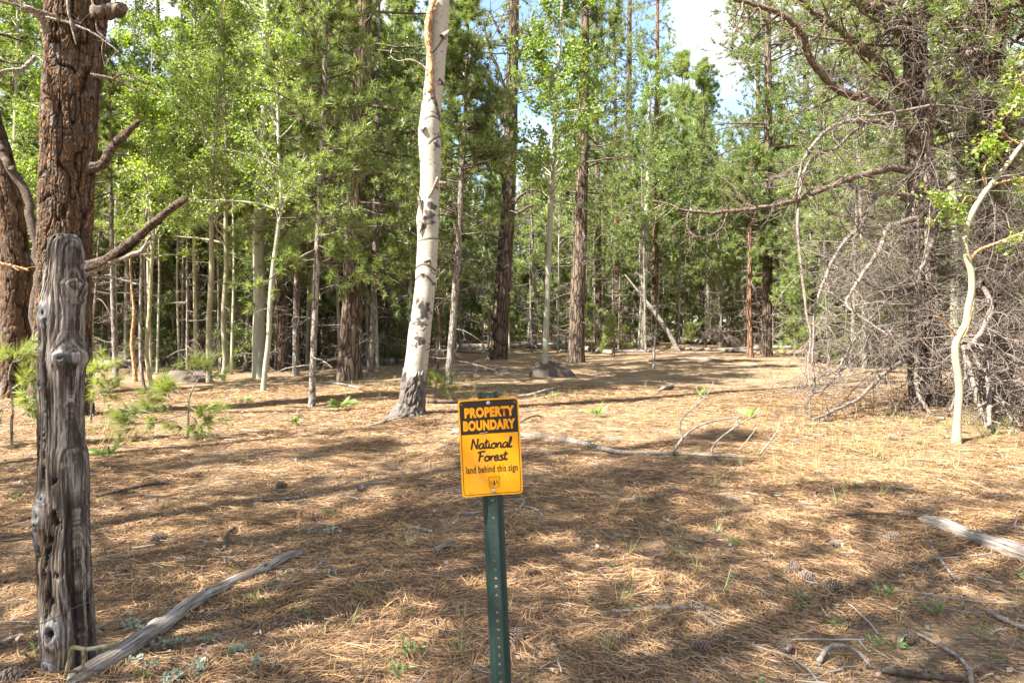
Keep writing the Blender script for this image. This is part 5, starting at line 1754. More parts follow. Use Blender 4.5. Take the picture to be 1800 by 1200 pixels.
# dark ponderosa behind it
bQ = G(1748, 712)
pond3, C3, R3 = ponderosa("ponderosa_pine", "dark ponderosa trunk near the right edge, wrapped in a thicket of bare branches", bQ,
                          [(720, 1748, 84), (680, 1748, 74), (560, 1746, 66), (400, 1745, 62), (200, 1742, 60), (0, 1740, 56), (-300, 1738, 46), (-800, 1735, 10)], bQ[1], 150, 460, 8, 14, 18, 3.0, .15)
for i, (pts, r0, r1, mt, dy, tw) in enumerate((
        ([(1760, 588), (1735, 590), (1705, 600), (1690, 598)], 7, 5, M_thicket, -2.2, 6), ([(1840, 580), (1800, 584), (1750, 590), (1705, 598)], 8, 6, M_thicket, -.4, 8), ([(1740, 480), (1720, 500), (1733, 512), (1742, 540), (1732, 568), (1714, 600), (1700, 610)], 5, 5, M_thicket, -2.4, 6),
        ([(1735, 560), (1712, 585), (1694, 602), (1708, 660), (1727, 733), (1750, 773), (1782, 798)], 6, 4, M_thicket, -2.8, 10), ([(1735, 590), (1712, 622), (1732, 660), (1739, 705), (1738, 752)], 6, 4, M_thicket, -2.6, 8), ([(1745, 600), (1745, 680), (1767, 712), (1780, 748), (1781, 780)], 4.4, 2.5, M_thicket, -2.6, 10),
        ([(1840, 455), (1790, 465), (1740, 473), (1712, 476)], 6, 3, M_limb, -.8, 8), ([(1760, 540), (1790, 560), (1815, 600)], 4, 2, M_thicket, -1.5, 8), ([(1750, 650), (1780, 660), (1830, 700)], 5, 3, M_thicket, -2, 12), ([(1740, 630), (1700, 660), (1670, 720), (1650, 760)], 4, 2, M_thicket, -1.4, 12),
        ([(1750, 60), (1710, 55), (1670, 45), (1630, 25)], 10, 7, M_limb, -.6, 8), ([(1745, 150), (1690, 170), (1640, 185), (1560, 200), (1500, 205)], 6, 2, M_thicket, -1.6, 14), ([(1760, 90), (1800, 60), (1840, 40)], 6, 4, M_limb, -.6, 8))):
    limb(pond3, bQ, pts, bQ[1] - .3, r0 * .75, r1 * .7, "branch", mt, dy, 36, 8, tw + 12, .9, i + 140, 5)
mb = MB()
dead_branches(mb, C3, R3, .2, 5.5, 115, 2.5, rg, -.06, .011, 10, 0, .09, 6)
mb.obj("dead_twigs", M_thicket, pond3)
mb = MB()
needle_crown(mb, C3, R3, 4.2, float(C3[-1, 2]), 60, 3.2, rg, 13, .18, .011, 6, 4)
mb.obj("crown", [M_limb, M_needle], pond3)

# pale curved aspen sapling in front of the thicket
bS = G(1682, 779)
YS = bS[1]
sap = thing("aspen_sapling", "pale crooked aspen sapling leaning in front of the dead branch thicket at right", "tree", tuple(bS))
pts = [(1681, 781), (1682, 750), (1684, 720), (1686, 690), (1684, 660), (1680, 632), (1680, 605), (1690, 582), (1698, 568), (1702, 540), (1708, 510), (1707, 480), (1700, 455), (1696, 430), (1699, 398), (1710, 372), (1724, 348), (1741, 325), (1768, 292), (1795, 255), (1825, 215), (1850, 170), (1865, 110)]
path = np.array([A(px, py, YS) for px, py in pts]) - bS
path[0, 2] = -.08
mb = MB()
P, R = trunk_tube(mb, path, np.array([17, 15, 15, 14.5, 14, 13, 12.5, 12, 10.5, 9, 7, 5, 2.5]) / 2 / F * YS * .80, 16, 110, 1.5)
mb.obj("trunk", M_aspen_cream, sap)
rg = np.random.default_rng(97)
for i, (bp, r_) in enumerate((([(1706, 456), (1720, 440), (1750, 428), (1790, 412), (1830, 398)], 3), ([(1741, 325), (1770, 318), (1800, 312), (1840, 300)], 2.6), ([(1700, 385), (1680, 370), (1660, 362), (1640, 350)], 1.8), ([(1735, 330), (1728, 310), (1735, 285), (1752, 262)], 1.8), ([(1768, 292), (1745, 262), (1735, 245), (1715, 262)], 1.8),
                              ([(1795, 255), (1770, 240), (1760, 215), (1790, 180)], 1.8), ([(1686, 600), (1698, 585), (1706, 560), (1712, 530)], 1.6), ([(1684, 590), (1665, 570), (1655, 560), (1640, 555)], 2.4), ([(1722, 350), (1700, 345), (1690, 360), (1670, 385)], 1.5), ([(1825, 215), (1800, 160), (1790, 130), (1780, 110)], 1.8))):
    Q = smooth_path([A(px, py, YS - .04 * j) - bS for j, (px, py) in enumerate(bp)], 18)
    mb = MB()
    tubes(mb, Q[None], np.linspace(r_, r_ * .45, 18)[None] / F * YS, 6)
    if i not in (6, 7):
        k_ = 11
        par = np.zeros(k_, int)
        p, T = sample(Q[None], par, rg.uniform(.35, 1, k_))
        S = grow(p, side_dirs(T, .6, rg) + [0, 0, .1], .22 * rg.uniform(.5, 1.2, k_), 5, .12, -.02, .05, rg)
        tubes(mb, S, np.full((k_, 5), .0022), 4, 0)
        par = np.repeat(np.arange(k_), 9)
        p, T = sample(S, par, rg.uniform(.2, 1, len(par)))
        leaves(mb, p + rg.normal(0, .035, p.shape), .062, 1, rg)
    mb.obj("leafy_branch", [M_orange_stem, M_aspen_leaf], sap)

# ------------------------------------------------------------------ single trees of the middle distance
def pole_tree(name, label, px, py, pts, w, bark, kind, seed, top=None, crown=None, dead=0, dead_len=.9, nl=26, size=.06, tuftN=12, per=4, sub=6, dead0=.6, flare=1.35, L=.18, wneedle=.014, leafper=14, low=-.15, n=12):
    """trunk along photograph pixels from its foot; kind 'pine' / 'aspen' / 'bare'; crown=(z0, z1, radius)"""
    base = G(px, py)
    Y = base[1]
    o = thing(name, label, "tree", tuple(base), group=None)
    path = [A(a, b_, Y) - base for a, b_ in [(px, py + 4)] + pts]
    if top:
        d = nrm(path[-1] - path[-2])
        path.append(path[-1] + np.array([d[0] * .5, 0.0, 1.0]) * top)
    path = np.array(path)
    path[0, 2] = -.12
    r0 = w / 2 / F * Y * Y / math.hypot(base[0], Y)
    H = path[-1, 2]
    mb = MB()
    rad = [r0, r0 * .93, r0 * .82, r0 * .66, r0 * .45, r0 * .12] if H > 7 else [r0, r0 * .9, r0 * .75, r0 * .5, r0 * .25]
    P, R = trunk_tube(mb, path, rad, n, 48, flare)
    rg = np.random.default_rng(seed)
    if dead:
        dead_branches(mb, P, R, dead0, min(H * .8, dead0 + 6), dead, dead_len, rg, -.03, .009, 6, 1, .09, 2)
    mb.obj("trunk", [bark, M_dead], o)
    if crown:
        z0, z1, cr = crown
        z1 = min(z1, H)
        mb = MB()
        if kind == 'pine':
            needle_crown(mb, P, R, z0, z1, nl, cr, rg, tuftN, L, wneedle, sub, per, low=low)
            mb.obj("crown", [M_limb, M_needle], o)
        else:
            leaf_crown(mb, P, R, z0, z1, nl, cr, rg, size, sub, leafper)
            mb.obj("crown", [bark, M_aspen_leaf], o)
    return o


# left group, behind the wooden post
pole_tree("pine_sapling", "dark thin sapling trunk nearest the wooden post's right side", 205, 680, [(200, 560), (197, 450), (194, 300)], 11, M_bark_grey, 'pine', 1, 2.5, (4.0, 9, 1.2), 14, .8, 20)
pole_tree("bare_sapling", "wavy orange tan sapling stem in the sun right of the wooden post", 238, 670, [(236, 640), (232, 600), (236, 550), (231, 500), (228, 455)], 9, M_orange_stem, 'bare', 2)
pole_tree("bare_sapling", "dim brown sapling stem between the orange sapling and the olive bent one", 256, 690, [(248, 640), (247, 560), (249, 450), (254, 400), (262, 330)], 7, M_bark_grey, 'aspen', 3, 1.5, (3.0, 6, 1.1), 4, .5, 16, .05)
pole_tree("aspen_sapling", "olive sapling bowed at its foot, right of the orange sapling", 272, 690, [(261, 650), (258, 610), (263, 540), (266, 470), (270, 400), (262, 330)], 8.5, M_olive_stem, 'aspen', 4, 2.0, (2.6, 7, 1.4), 4, .5, 24, .055)
pole_tree("pine_tree", "dark slim pine beyond the saplings with a rounded boulder by it", 292, 624, [(288, 540), (284, 450), (280, 250)], 20, M_bark, 'pine', 5, 8, (5, 16, 2.2), 40, 1.5, 36)
pole_tree("pine_tree", "thin dark pine just right of the slim pine, tangled in pale twigs", 316, 622, [(318, 540), (316, 450), (318, 250)], 13, M_bark, 'pine', 6, 8, (5, 15, 2.0), 60, 1.8, 30)
pole_tree("bare_sapling", "short yellow stem before the two dark pines", 307, 638, [(306, 600), (304, 560), (303, 520)], 6, M_orange_stem, 'bare', 7)
pole_tree("bare_sapling", "short tan stem left of the first olive green aspen", 338, 622, [(338, 590), (337, 555), (340, 500)], 5, M_orange_stem, 'bare', 8, dead=8, dead_len=.6)
pole_tree("aspen_tree", "first of two olive green aspen stems, standing behind the low pine bough", 368, 672, [(367, 600), (368, 550), (372, 480), (372, 400), (376, 280), (385, 160)], 11, M_aspen_cream, 'aspen', 9, 3, (3.6, 9.5, 1.8), 6, .6, 34)
pole_tree("aspen_tree", "second olive green aspen stem, kinked at its foot, right of the first", 388, 668, [(396, 640), (394, 600), (393, 550), (398, 470), (397, 400), (398, 250), (392, 120)], 10, M_aspen_cream, 'aspen', 10, 3, (3.4, 10, 1.8), 6, .6, 34)
pole_tree("aspen_tree", "straight pale aspen trunk with eye scars, taller and thicker than its leaning neighbour", 457, 664, [(454, 600), (456, 540), (455, 470), (455, 400), (462, 260), (467, 150), (470, 0), (474, -120)], 23, M_aspen, 'aspen', 11, 5, (8.2, 16, 2.4), 6, 1.0, 30)
pole_tree("aspen_tree", "slender leaning aspen crossing the straight pale one at its foot", 462, 688, [(466, 650), (472, 600), (474, 550), (478, 490), (484, 440), (490, 395), (494, 340), (490, 250)], 10, M_aspen, 'aspen', 12, 3, (3.4, 8.5, 1.7), 4, .6, 30)
pole_tree("pine_tree", "dark pine trunk close behind the leaning aspen", 494, 652, [(492, 560), (490, 460), (486, 300), (484, 100)], 20, M_bark, 'pine', 13, 8, (4.4, 16, 2.3), 40, 1.6, 46)
pole_tree("pine_tree", "dark pine trunk seen between the straight aspen and the olive stems", 446, 640, [(444, 560), (442, 450), (440, 250)], 13, M_bark, 'pine', 14, 8, (4.0, 14, 2.0), 50, 1.8, 40)
pole_tree("pine_tree", "thin straight grey pine with a forked pale foot between aspens and dark pine", 548, 714, [(550, 640), (553, 560), (557, 460), (563, 330), (568, 210), (572, 90), (576, -20)], 12, M_bark_grey, 'pine', 15, 4, (2.4, 10, 1.25), 26, .9, 46, per=4, L=.16, wneedle=.011)
pole_tree("pine_tree", "big dark pine with shaggy low green boughs left of the thick white aspen", 613, 668, [(616, 600), (620, 520), (624, 400), (630, 250), (636, 100), (640, 0)], 38, M_bark, 'pine', 16, 10, (2.6, 20, 3.0), 46, 1.7, 84, per=5, sub=7, dead0=.4)
pole_tree("pine_tree", "thin pine stem touching the right side of the shaggy big dark pine", 648, 664, [(654, 600), (658, 500), (660, 350), (664, 200)], 11, M_bark_grey, 'pine', 17, 5, (3.0, 12, 1.5), 30, 1.0, 40)
pole_tree("pine_tree", "dim pine stem between the dark pine and the thick white aspen", 676, 640, [(678, 560), (682, 460), (686, 300)], 10, M_bark, 'pine', 18, 6, (3.4, 13, 1.6), 36, 1.2, 36)
pole_tree("pine_tree", "thin mid brown pine right of the white aspen with twigs down to its foot", 787, 676, [(792, 620), (797, 560), (801, 500), (806, 420), (812, 300), (818, 200)], 13, M_bark_grey, 'pine', 19, 3, (3.3, 8.5, 1.5), 40, 1.2, 40, dead0=.25)
pole_tree("bare_sapling", "bare brown stem close to the white aspen's right side", 768, 655, [(768, 600), (772, 540), (776, 480), (780, 420)], 7, M_bark_red, 'bare', 20, dead=10, dead_len=.5)
forked = pole_tree("pine_tree", "tall forked pine with broad bare limbs against blue sky behind the sign", 874, 632, [(880, 560), (886, 470), (892, 380), (897, 260), (900, 150), (904, 0), (906, -80)], 29, M_bark, 'pine', 21, 5, (9.8, 20, 2.6), 46, 2.6, 34, dead0=1.4, per=3, sub=5)
pole_tree("aspen_tree", "slim grey aspen with bright yellow green leaves rising beside the boulder", 957, 662, [(959, 600), (962, 520), (965, 440), (968, 360), (973, 280), (977, 180), (985, 60), (990, -40)], 11, M_aspen, 'aspen', 22, 2, (4.3, 12.5, 1.75), 4, .6, 62, .085, leafper=18)
pole_tree("pine_tree", "stout dark pine directly behind the boulder with low green sprays", 1012, 638, [(1014, 580), (1016, 500), (1020, 430), (1022, 350), (1026, 200), (1028, 60)], 27, M_bark, 'pine', 23, 6, (6.0, 16, 2.4), 50, 2.0, 46, dead0=.8)
pole_tree("pine_tree", "thin reddish trunk left of the chalk white aspen, far side of the clearing", 1086, 608, [(1086, 560), (1085, 500), (1084, 400), (1082, 250)], 10, M_bark_red, 'pine', 24, 8, (8, 20, 2.2), 20, 1.4, 40)
pole_tree("aspen_tree", "chalk white aspen crossed by a leaning dead pole at the clearing's far side", 1128, 614, [(1129, 570), (1132, 500), (1134, 430), (1138, 350), (1141, 260), (1143, 160)], 13, M_aspen, 'aspen', 25, 1.5, (6, 15, 2.6), 10, 1.6, 46, .09)
o = pole_tree("leaning_snag", "bleached dead pole leaning across the chalk white aspen", 1194, 619, [(1178, 590), (1160, 562), (1140, 535), (1120, 510), (1098, 482)], 9, M_deadgrey, 'bare', 26, dead=6, dead_len=.6)
o['category'] = "dead tree"
pole_tree("bare_sapling", "thin bare snag standing right of the chalk white aspen", 1148, 648, [(1151, 600), (1154, 560), (1158, 510), (1160, 470)], 5, M_bark_grey, 'bare', 27, dead=8, dead_len=.5)
pole_tree("aspen_tree", "far pale aspen trunk near the thick log with the raised end", 1206, 592, [(1208, 540), (1212, 480), (1214, 400), (1218, 300)], 9, M_aspen, 'aspen', 28, 4, (10, 18, 2.2), 10, 1.4, 30)
pole_tree("aspen_tree", "far grey aspen trunk left of the big dark boulder", 1243, 592, [(1245, 540), (1246, 480), (1246, 420)], 8, M_aspen, 'aspen', 29, 3, (6, 12, 2.0), 10, 1.2, 30)
pole_tree("pine_tree", "thin reddish pine standing between the big dark boulder and a thicker pine", 1319, 628, [(1318, 580), (1317, 530), (1318, 450)], 11, M_bark_red, 'pine', 30, 4, (4.0, 11, 1.9), 16, 1.0, 46)
pole_tree("pine_tree", "thicker pine at the far right of the clearing with drooping sunlit boughs", 1347, 626, [(1348, 580), (1349, 500), (1350, 400), (1350, 300)], 19, M_bark, 'pine', 31, 13, (4.2, 24, 3.2), 24, 1.6, 80, per=5)
pole_tree("pine_tree", "pine with two stems' worth of boughs behind the arching dead branches", 1440, 618, [(1440, 560), (1442, 480), (1446, 350)], 13, M_bark, 'pine', 32, 13, (4, 24, 2.8), 40, 1.6, 60)
pole_tree("pine_tree", "thin pine stem seen through the dead branches left of the twin stemmed pine", 1520, 648, [(1520, 600), (1518, 520), (1514, 400), (1510, 250)], 9, M_bark_grey, 'pine', 33, 5, (4, 13, 2.0), 60, 1.8, 44)
pole_tree("pine_tree", "tall thin pole pine among the far trunks right of the white aspen", 822, 600, [(822, 540), (824, 450), (826, 330), (826, 200)], 9, M_bark_red, 'pine', 34, 4, (10, 20, 2.0), 26, 1.5, 34)
pole_tree("pine_tree", "leaning dark pole behind the tall forked pine's left side", 842, 600, [(846, 540), (850, 480), (856, 420), (862, 330)], 9, M_bark, 'pine', 35, 4, (7, 15, 1.8), 26, 1.5, 30)
fb = np.array(forked.location)
for i, (pts, r0, r1) in enumerate((([(890, 300), (882, 270), (860, 222), (855, 170), (840, 148), (807, 130), (783, 93)], 5, 2), ([(895, 235), (873, 190), (852, 165), (820, 150), (800, 128)], 4, 1.8), ([(893, 172), (877, 127), (860, 85), (850, 40)], 4, 1.8), ([(908, 160), (925, 105), (945, 68), (962, 25)], 4, 1.6),
                                   ([(893, 380), (915, 372), (930, 362), (948, 358)], 3, 1.4), ([(900, 362), (915, 345), (933, 334), (968, 342)], 3, 1.4), ([(890, 312), (875, 303), (858, 298), (823, 294)], 3, 1.5), ([(906, 110), (930, 60), (938, 20)], 3.4, 1.6), ([(897, 90), (880, 60), (860, 20)], 3.4, 1.6), ([(888, 300), (870, 280), (850, 262), (830, 250)], 3, 1.5),
                                   ([(906, 250), (930, 250), (960, 275), (980, 290)], 2.6, 1.2), ([(880, 420), (862, 412), (840, 400)], 2.6, 1.2))):
    limb(forked, fb, pts, fb[1] - .1, r0, r1, "branch", M_limb, -.4, 24, 6, 12, 1.4, i + 400, 3, .05, .02, leafN=5 if i in (0, 1, 2, 3, 7, 8) else 0, curl=.08)
pole_tree("pine_tree", "lush pale green pine left of the arching bare limb, right of the sky gap", 1420, 612, [(1420, 560), (1420, 450), (1418, 300)], 17, M_bark, 'pine', 61, 15, (3.2, 26, 3.6), 16, 1.2, 92, per=5)
pole_tree("pine_tree", "lush pine with boughs down to eye height behind the reddish thin pine", 1292, 600, [(1292, 560), (1292, 480), (1290, 380)], 15, M_bark, 'pine', 62, 3, (3.0, 14, 2.9), 16, 1.2, 80, per=5)
pole_tree("pine_tree", "broad leafy pine closing the gap left of the twin stemmed pine", 1482, 622, [(1482, 560), (1482, 450), (1480, 300)], 14, M_bark, 'pine', 63, 13, (3.0, 24, 3.2), 30, 1.4, 84, per=5)
pole_tree("aspen_tree", "leafy yellow green aspen filling the left edge beyond the dark blotchy trunk", 20, 660, [(22, 560), (20, 450), (26, 250), (30, 100)], 12, M_aspen, 'aspen', 64, 4, (3.2, 12, 2.2), 4, .6, 64, .075, leafper=22)
pole_tree("aspen_tree", "leafy aspen with fine dim stem between the massive ponderosa and the saplings", 222, 640, [(222, 560), (224, 450), (230, 250), (236, 100)], 9, M_aspen, 'aspen', 65, 4, (4.6, 13, 2.4), 4, .6, 60, .07, leafper=20)
pole_tree("aspen_tree", "leafy aspen rising behind the two olive green stems", 345, 652, [(344, 560), (342, 450), (340, 250), (342, 100)], 9, M_aspen_cream, 'aspen', 66, 4, (4.2, 12, 2.3), 4, .6, 60, .07, leafper=20)
pole_tree("pine_tree", "bushy pine with light needle tufts between the straight aspen and grey forked foot pine", 520, 660, [(520, 600), (522, 480), (526, 300), (530, 150)], 12, M_bark_grey, 'pine', 67, 4, (2.8, 13, 2.0), 30, 1.0, 60, per=5)
pole_tree("pine_tree", "tall broad pine left of the white sky gap, behind the chalk white aspen", 1102, 603, [(1102, 500), (1104, 300), (1106, 100)], 15, M_bark, 'pine', 71, 12, (4.5, 32, 3.8), 26, 1.6, 84, per=5)
pole_tree("pine_tree", "pine with airy boughs bordering the left edge of the white sky gap", 1152, 606, [(1152, 500), (1153, 300), (1155, 120)], 12, M_bark_red, 'pine', 72, 11, (4.0, 30, 2.8), 26, 1.6, 76, per=4)
pole_tree("pine_tree", "pine with airy boughs bordering the right edge of the white sky gap", 1330, 604, [(1330, 500), (1331, 300), (1333, 120)], 12, M_bark, 'pine', 73, 11, (3.5, 30, 3.2), 26, 1.6, 84, per=5)
pole_tree("pine_tree", "pine standing behind the stout dark boulder pine, branches reaching over the clearing", 1052, 610, [(1052, 500), (1050, 300), (1048, 120)], 12, M_bark, 'pine', 74, 6, (3.5, 20, 2.6), 36, 1.6, 64, per=4)
# young green pines
for (px, py, h, cr, lab, sd) in ((1397, 628, 2.2, .8, "bushy young pine at the right rear of the clearing", 51), (1080, 625, 1.6, .7, "small young pine left of the leaning bleached pole", 52), (1040, 622, 2.0, .9, "young pine with open boughs right of the boulder pine", 53), (700, 640, 1.6, .8, "young pine in the shade left of the white aspen's foot", 54), (850, 610, 2.4, 1.0, "young pine beside the tall forked pine's foot", 55),
                                 (420, 640, 1.5, .7, "young pine in shade between the olive stems and the straight aspen", 56), (1215, 608, 1.0, .5, "tiny young pine by the thin sun bleached log", 57), (590, 640, 2.6, 1.0, "leafy young pine tucked behind the shaggy big dark pine", 58)):
    base = G(px, py)
    o = thing("young_pine", lab, "tree", tuple(base))
    rg = np.random.default_rng(sd)
    mb = MB()
    P, R = trunk_tube(mb, straight(h, (0, 0), rg), [.03, .025, .018, .012, .005], 7, 14, 1.2)
    mb.obj("trunk", M_bark_grey, o)
    mb = MB()
    needle_crown(mb, P, R, .15, h, 13, cr, rg, 10, .19, .011, 2, 2, low=.2, prof=.8)
    mb.obj("crown", [M_limb, M_needle_young], o)


# low pine boughs close to the wooden post
def low_pine(label, stem_px, Y, boughs, seed, tuft=70):
    base = np.array([A(*stem_px[0], Y)[0], Y, 0.0])
    base[2] = float(gz(base[0], base[1]))
    o = thing("pine_seedling", label, "tree", tuple(base))
    rg = np.random.default_rng(seed)
    mb = MB()
    Q = smooth_path([A(px, py, Y) - base for px, py in stem_px], 16)
    Q[0, 2] = -.05
    tubes(mb, Q[None], np.linspace(.016, .009, 16)[None], 8)
    mb.obj("trunk", M_bark_grey, o)
    for pts in boughs:
        mb = MB()
        Q = smooth_path([A(px, py, Y - .06 * j) - base for j, (px, py) in enumerate(pts)], 18)
        tubes(mb, Q[None], np.linspace(.007, .004, 18)[None], 6, 0)
        k_ = 8
        p, T = sample(Q[None], np.zeros(k_, int), np.linspace(.35, .9, k_))
        S = grow(p, side_dirs(T, .5, rg) * [1, 1, .6] + [0, 0, .08], .26 * rg.uniform(.6, 1.1, k_), 6, .08, .04, .03, rg)
        tubes(mb, S, np.full((k_, 6), .0035), 5, 0)
        tips = np.concatenate([S[:, -1], S[:, -3], Q[-1:], Q[-4:-3]])
        Td = np.concatenate([nrm(S[:, -1] - S[:, -2]), nrm(S[:, -3] - S[:, -4]), nrm(Q[-1:] - Q[-2:-1]), nrm(Q[-4:-3] - Q[-5:-4])])
        blades(mb, tips, Td, tuft - 15, .20, .0042, .62, 1, rg)
        mb.obj("bough", [M_deadgrey, M_needle_young], o)
    return o


low_pine("low sunlit pine bough of a seedling spreading right of the wooden post", [(331, 752), (331, 725), (333, 700), (340, 680)], 8.6, [[(331, 724), (300, 724), (262, 724), (225, 716)], [(331, 724), (300, 735), (262, 742), (215, 742)], [(333, 715), (350, 725), (365, 735)], [(334, 700), (315, 690), (300, 684)], [(338, 684), (350, 664), (362, 645)], [(335, 705), (310, 705), (285, 690)], [(332, 728), (345, 740), (340, 750)]], 5)
low_pine("low pine seedling peeping out left of the wooden post", [(20, 745), (22, 720), (20, 690), (15, 660)], 8.0, [[(22, 712), (40, 722), (62, 730)], [(22, 700), (10, 715), (-10, 724)], [(18, 685), (40, 672), (60, 668)], [(16, 668), (2, 662), (-15, 660)], [(20, 690), (35, 690), (55, 702)], [(15, 660), (20, 640), (30, 625)]], 6)
low_pine("small pine seedling with limp boughs behind the wooden post's right edge", [(160, 712), (162, 690), (165, 670), (166, 655)], 9.6, [[(163, 680), (172, 672), (182, 668)], [(163, 684), (172, 690), (180, 694)], [(166, 660), (175, 655), (184, 648)], [(164, 670), (158, 665), (150, 668)]], 7, 50)
low_pine("small feathery pine seedling at the right of the white aspen's foot", [(766, 700), (766, 690), (766, 680), (765, 674)], 12.6, [[(766, 688), (772, 684), (780, 678)], [(766, 688), (758, 684), (752, 678)], [(766, 680), (768, 674), (772, 668)]], 8, 50)

# ------------------------------------------------------------------ the crowd of trees behind
DENSE = 1.25
VAR = {'pine': [], 'aspen': [], 'snag': [], 'young': [], 'pole': [], 'shade': []}
for i, (H, r0, c0, cr, nl, dd) in enumerate(((19, .19, 3.6, 2.4, 70, 46), (22, .24, 5.0, 2.7, 76, 40), (16, .13, 2.4, 2.0, 64, 54), (18, .15, 3.0, 2.2, 66, 54), (21, .2, 2.2, 2.9, 90, 40), (14, .10, 1.8, 1.7, 60, 60))):
    VAR['pine'].append(pine_meshes(200 + i, H, r0, c0, cr * 1.45, nl, dd, 1.5 + .1 * i, M_bark if i % 3 else M_bark_red, 12, 6, 4, .27, .022, .5))
for i, (H, r0, c0, cr, nl) in enumerate(((15, .11, 4, 2.1, 44), (12, .08, 2.2, 1.8, 44), (17, .13, 5, 2.3, 44))):
    VAR['aspen'].append(aspen_meshes(240 + i, H, r0, c0, cr, nl, M_aspen, .085, 6, 15))
for i, (H, r0, dn, dl) in enumerate(((8, .07, 44, 1.3), (11, .09, 60, 1.6), (6, .05, 40, 1.0))):
    rg = np.random.default_rng(260 + i)
    mb = MB()
    P, R = trunk_tube(mb, straight(H, rg.normal(0, .04, 2), rg, .04), [r0, r0 * .8, r0 * .55, r0 * .2], 8, 20, 1.3)
    dead_branches(mb, P, R, .3, H * .95, dn, dl, rg, -.04, .010, 6, 1, .08, 2)
    VAR['snag'].append([("trunk", mb.mesh("snag_trunk", [M_bark_grey, M_dead]))])
for i, (H, c0, cr, nl) in enumerate(((5, .6, 1.3, 30), (7.5, 1.2, 1.6, 36), (3, .3, 1.0, 22))):
    VAR['young'].append(pine_meshes(280 + i, H, .05 + .006 * H, c0, cr, nl, 14, .8, M_bark_grey, 13, 5, 4, .2, .017, .3, low=.1, prof=.8))
DENSE = 1.0
for i, (H, r0, c0, cr) in enumerate(((9, .045, 4.2, 1.0), (11, .06, 5.5, 1.2), (7, .035, 3.0, .8))):
    VAR['pole'].append(pine_meshes(300 + i, H, r0, c0, cr, 24, 34, .9, M_bark_grey, 12, 4, 3, .2, .018, .4))
VAR['pole'].append(aspen_meshes(310, 9, .045, 4.5, 1.2, 20, M_aspen, .08, 4, 10))
DENSE = 1.8
for i, (H, r0, c0, cr) in enumerate(((17, .17, 6, 2.8), (19, .2, 7, 3.0))):
    VAR['shade'].append(pine_meshes(320 + i, H, r0, c0, cr, 44, 16, 1.6, M_bark, 12, 4, 2, .2, .011, 2.5))
VAR['shade'].append(aspen_meshes(331, 9.5, .07, 4.2, 2.2, 22, M_aspen, .07, 4, 10))
VAR['shade'].append(aspen_meshes(330, 14, .11, 5, 2.4, 22, M_aspen, .07, 4, 9))
ZONES = [(-900, 330, "behind the wooden post and the massive ponderosa"), (330, 700, "behind the aspen stems left of the thick white aspen"), (700, 1000, "between the thick white aspen and the boulder"), (1000, 1420, "at the far back of the open clearing"), (1420, 2700, "behind the thicket of bare branches at right")]
KINDS = {'pine': ("pine_tree", "tall {} pine {}"), 'aspen': ("aspen_tree", "pale slim {} aspen {}"), 'snag': ("dead_snag", "twiggy dead {} snag {}"), 'pole': ("pole_tree", "thin {} pole stem {}"), 'young': ("young_pine", "half grown {} pine {}")}
rg = np.random.default_rng(2024)
placed = [np.array([o.location.x, o.location.y]) for o in bpy.data.objects if o.parent is None and o.type == 'EMPTY' and o.get('category') in ('tree', 'dead tree')]
count = 0
tries = 0
while count < 650 and tries < 22000:
    tries += 1
    Y = 12 + 63 * rg.uniform(0, 1) ** .62
    X = rg.uniform(-.92, .92) * Y
    u = rg.uniform()
    if count > 400:
        Y = rg.uniform(15, 36)
        X = rg.uniform(-.66, .10) * Y
        u = rg.uniform(.5, 1)
        if count > 540:
            Y = rg.uniform(22, 50)
            X = rg.uniform(-.35, .5) * Y
            u = rg.uniform(.50, .74)
    elif rg.uniform() < .4:
        u = rg.uniform(.15, 1)
        Y = rg.uniform(36, 66)
        X = rg.uniform(-.16, .42) * Y
    px = 900 + X / Y * F
    z0 = float(gz(X, Y))
    py = HZ + (EYE - z0) * F / Y
    lim = 652 if px < 520 else (640 if px < 740 else (612 if px < 1160 else (604 if px < 1420 else (650 if px < 1500 else 690))))
    if py > lim + 8:
        continue
    gap = (.8 if count > 400 else 1.15) if Y < 30 else 1.5
    if min(np.hypot(p[0] - X, p[1] - Y) for p in placed) < gap:
        continue
    kind = 'pine' if u < .36 else ('aspen' if u < .49 else ('snag' if u < .57 else ('young' if u < .69 else 'pole')))
    if kind == 'pole' and Y > 60:
        kind = 'pine'
    if py > lim and kind != 'pole':
        kind = 'pole'
    vi = int(rg.integers(len(VAR[kind])))
    sc_ = rg.uniform(.8, 1.15)
    tall = {'pine': (19, 22, 16, 18, 21, 14), 'aspen': (15, 12, 17), 'snag': (8, 11, 6), 'young': (5, 7.5, 3), 'pole': (9, 11, 7, 9)}[kind][vi] * sc_
    if 1165 < px < 1305:
        cap_ = EYE + (HZ - rg.uniform(95, 190)) / F * Y - z0
        if tall > cap_ or (kind == 'pine' and Y > 34):
            sc_ *= cap_ / tall
            if sc_ < .45:
                continue
    if 805 < px < 1010 and EYE + (HZ - rg.uniform(200, 330)) / F * Y < tall + z0:
        continue
    zone = [z for z in ZONES if z[0] <= px < z[1]]
    if not zone:
        continue
    far = "distant" if Y > 45 else ("background" if Y > 28 else "nearer")
    nm, lb = KINDS[kind]
    far_w = {"distant": "remote", "background": "dim", "nearer": "dark"}[far]
    o = plant_tree(nm, VAR[kind][vi], lb.format(far_w, zone[0][2]), "tree", (X, Y, z0), rg.uniform(0, 6.28), sc_, "trees crowded " + zone[0][2])
    placed.append(np.array([X, Y]))
    count += 1
print("crowd", count, "tries", tries)

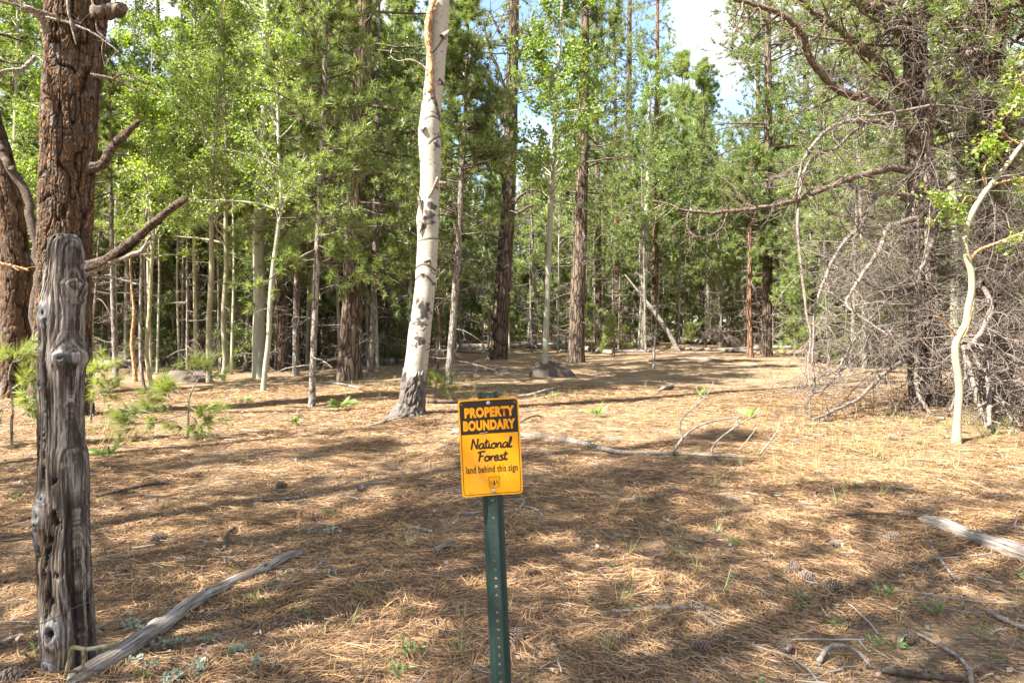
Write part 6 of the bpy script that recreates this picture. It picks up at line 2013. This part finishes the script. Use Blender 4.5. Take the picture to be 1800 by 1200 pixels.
# trees just outside the picture on the sun's side: their crowns dapple the clearing
for i, (x, y, vi, s_) in enumerate(((-3.3, 1.9, 2, 1.0), (-1.7, .5, 2, 1.0), (-4.7, 2.7, 2, 1.1), (-5.6, .8, 2, 1.1), (-.9, -.8, 2, 1.15), (-4.1, -.3, 0, .9), (-7.2, 2.0, 0, .95), (-4.6, -1.6, 3, 1.0), (-10.2, -1.0, 1, 1.0), (-8.4, -5.2, 0, 1.05), (-3.2, -5.8, 1, 1.0), (-1.0, -3.6, 3, .9), (3.5, -4.0, 3, .9), (-13.5, -6, 1, 1.0), (-6.5, -8.5, 1, 1.1), (-9.5, 3.8, 3, 1.0), (-5.8, .4, 3, .9), (-7.6, -2.2, 3, 1.1), (-2.6, -2.2, 0, .85), (-11.5, 1.6, 0, .9))):
    plant_tree("aspen_tree" if vi > 1 else "pine_tree", VAR['shade'][vi], "tall thin crowned tree outside the picture whose shade dapples the clearing", "tree", (x, y, float(gz(x, y))), i * 1.3, s_, "shade trees beside the viewpoint")

# the forest beyond, one mass
rg = np.random.default_rng(99)
mb = MB()
M_ = 330
Y = rg.uniform(84, 160, M_)
X = rg.uniform(-1.0, 1.0, M_) * Y
z = gz(X, Y)
H = rg.uniform(14, 26, M_)
pxx = 900 + X / Y * F
H = np.where((pxx > 1165) & (pxx < 1300), np.minimum(H, EYE + (HZ - 180) / F * Y), H)
P = np.stack([np.stack([X, Y, z - .2], -1), np.stack([X + rg.normal(0, .3, M_), Y, z + H * .5], -1), np.stack([X + rg.normal(0, .4, M_), Y, z + H], -1)], 1)
tubes(mb, P, np.array([.2, .14, .03])[None] * np.ones((M_, 1)), 5, 0)
par = np.repeat(np.arange(M_), 420)
s = rg.uniform(.10, 1, len(par)) ** .9
rad = 2.6 * (1.08 - s) ** .7 * rg.uniform(.2, 1, len(par)) ** .6
az = rg.uniform(0, 6.28, len(par))
pos = np.stack([X[par] + np.cos(az) * rad, Y[par] + np.sin(az) * rad, z[par] + H[par] * s], -1)
blades(mb, pos, np.stack([np.cos(az), np.sin(az), .4 + 0 * az], -1), 7, .75, .11, 1.1, 1, rg)
tag(mb.obj("distant_forest", [M_bark, M_needle]), "far off pine forest closing the view behind all the nearer trunks", "forest", kind='stuff')
print("objects", len(bpy.data.objects))
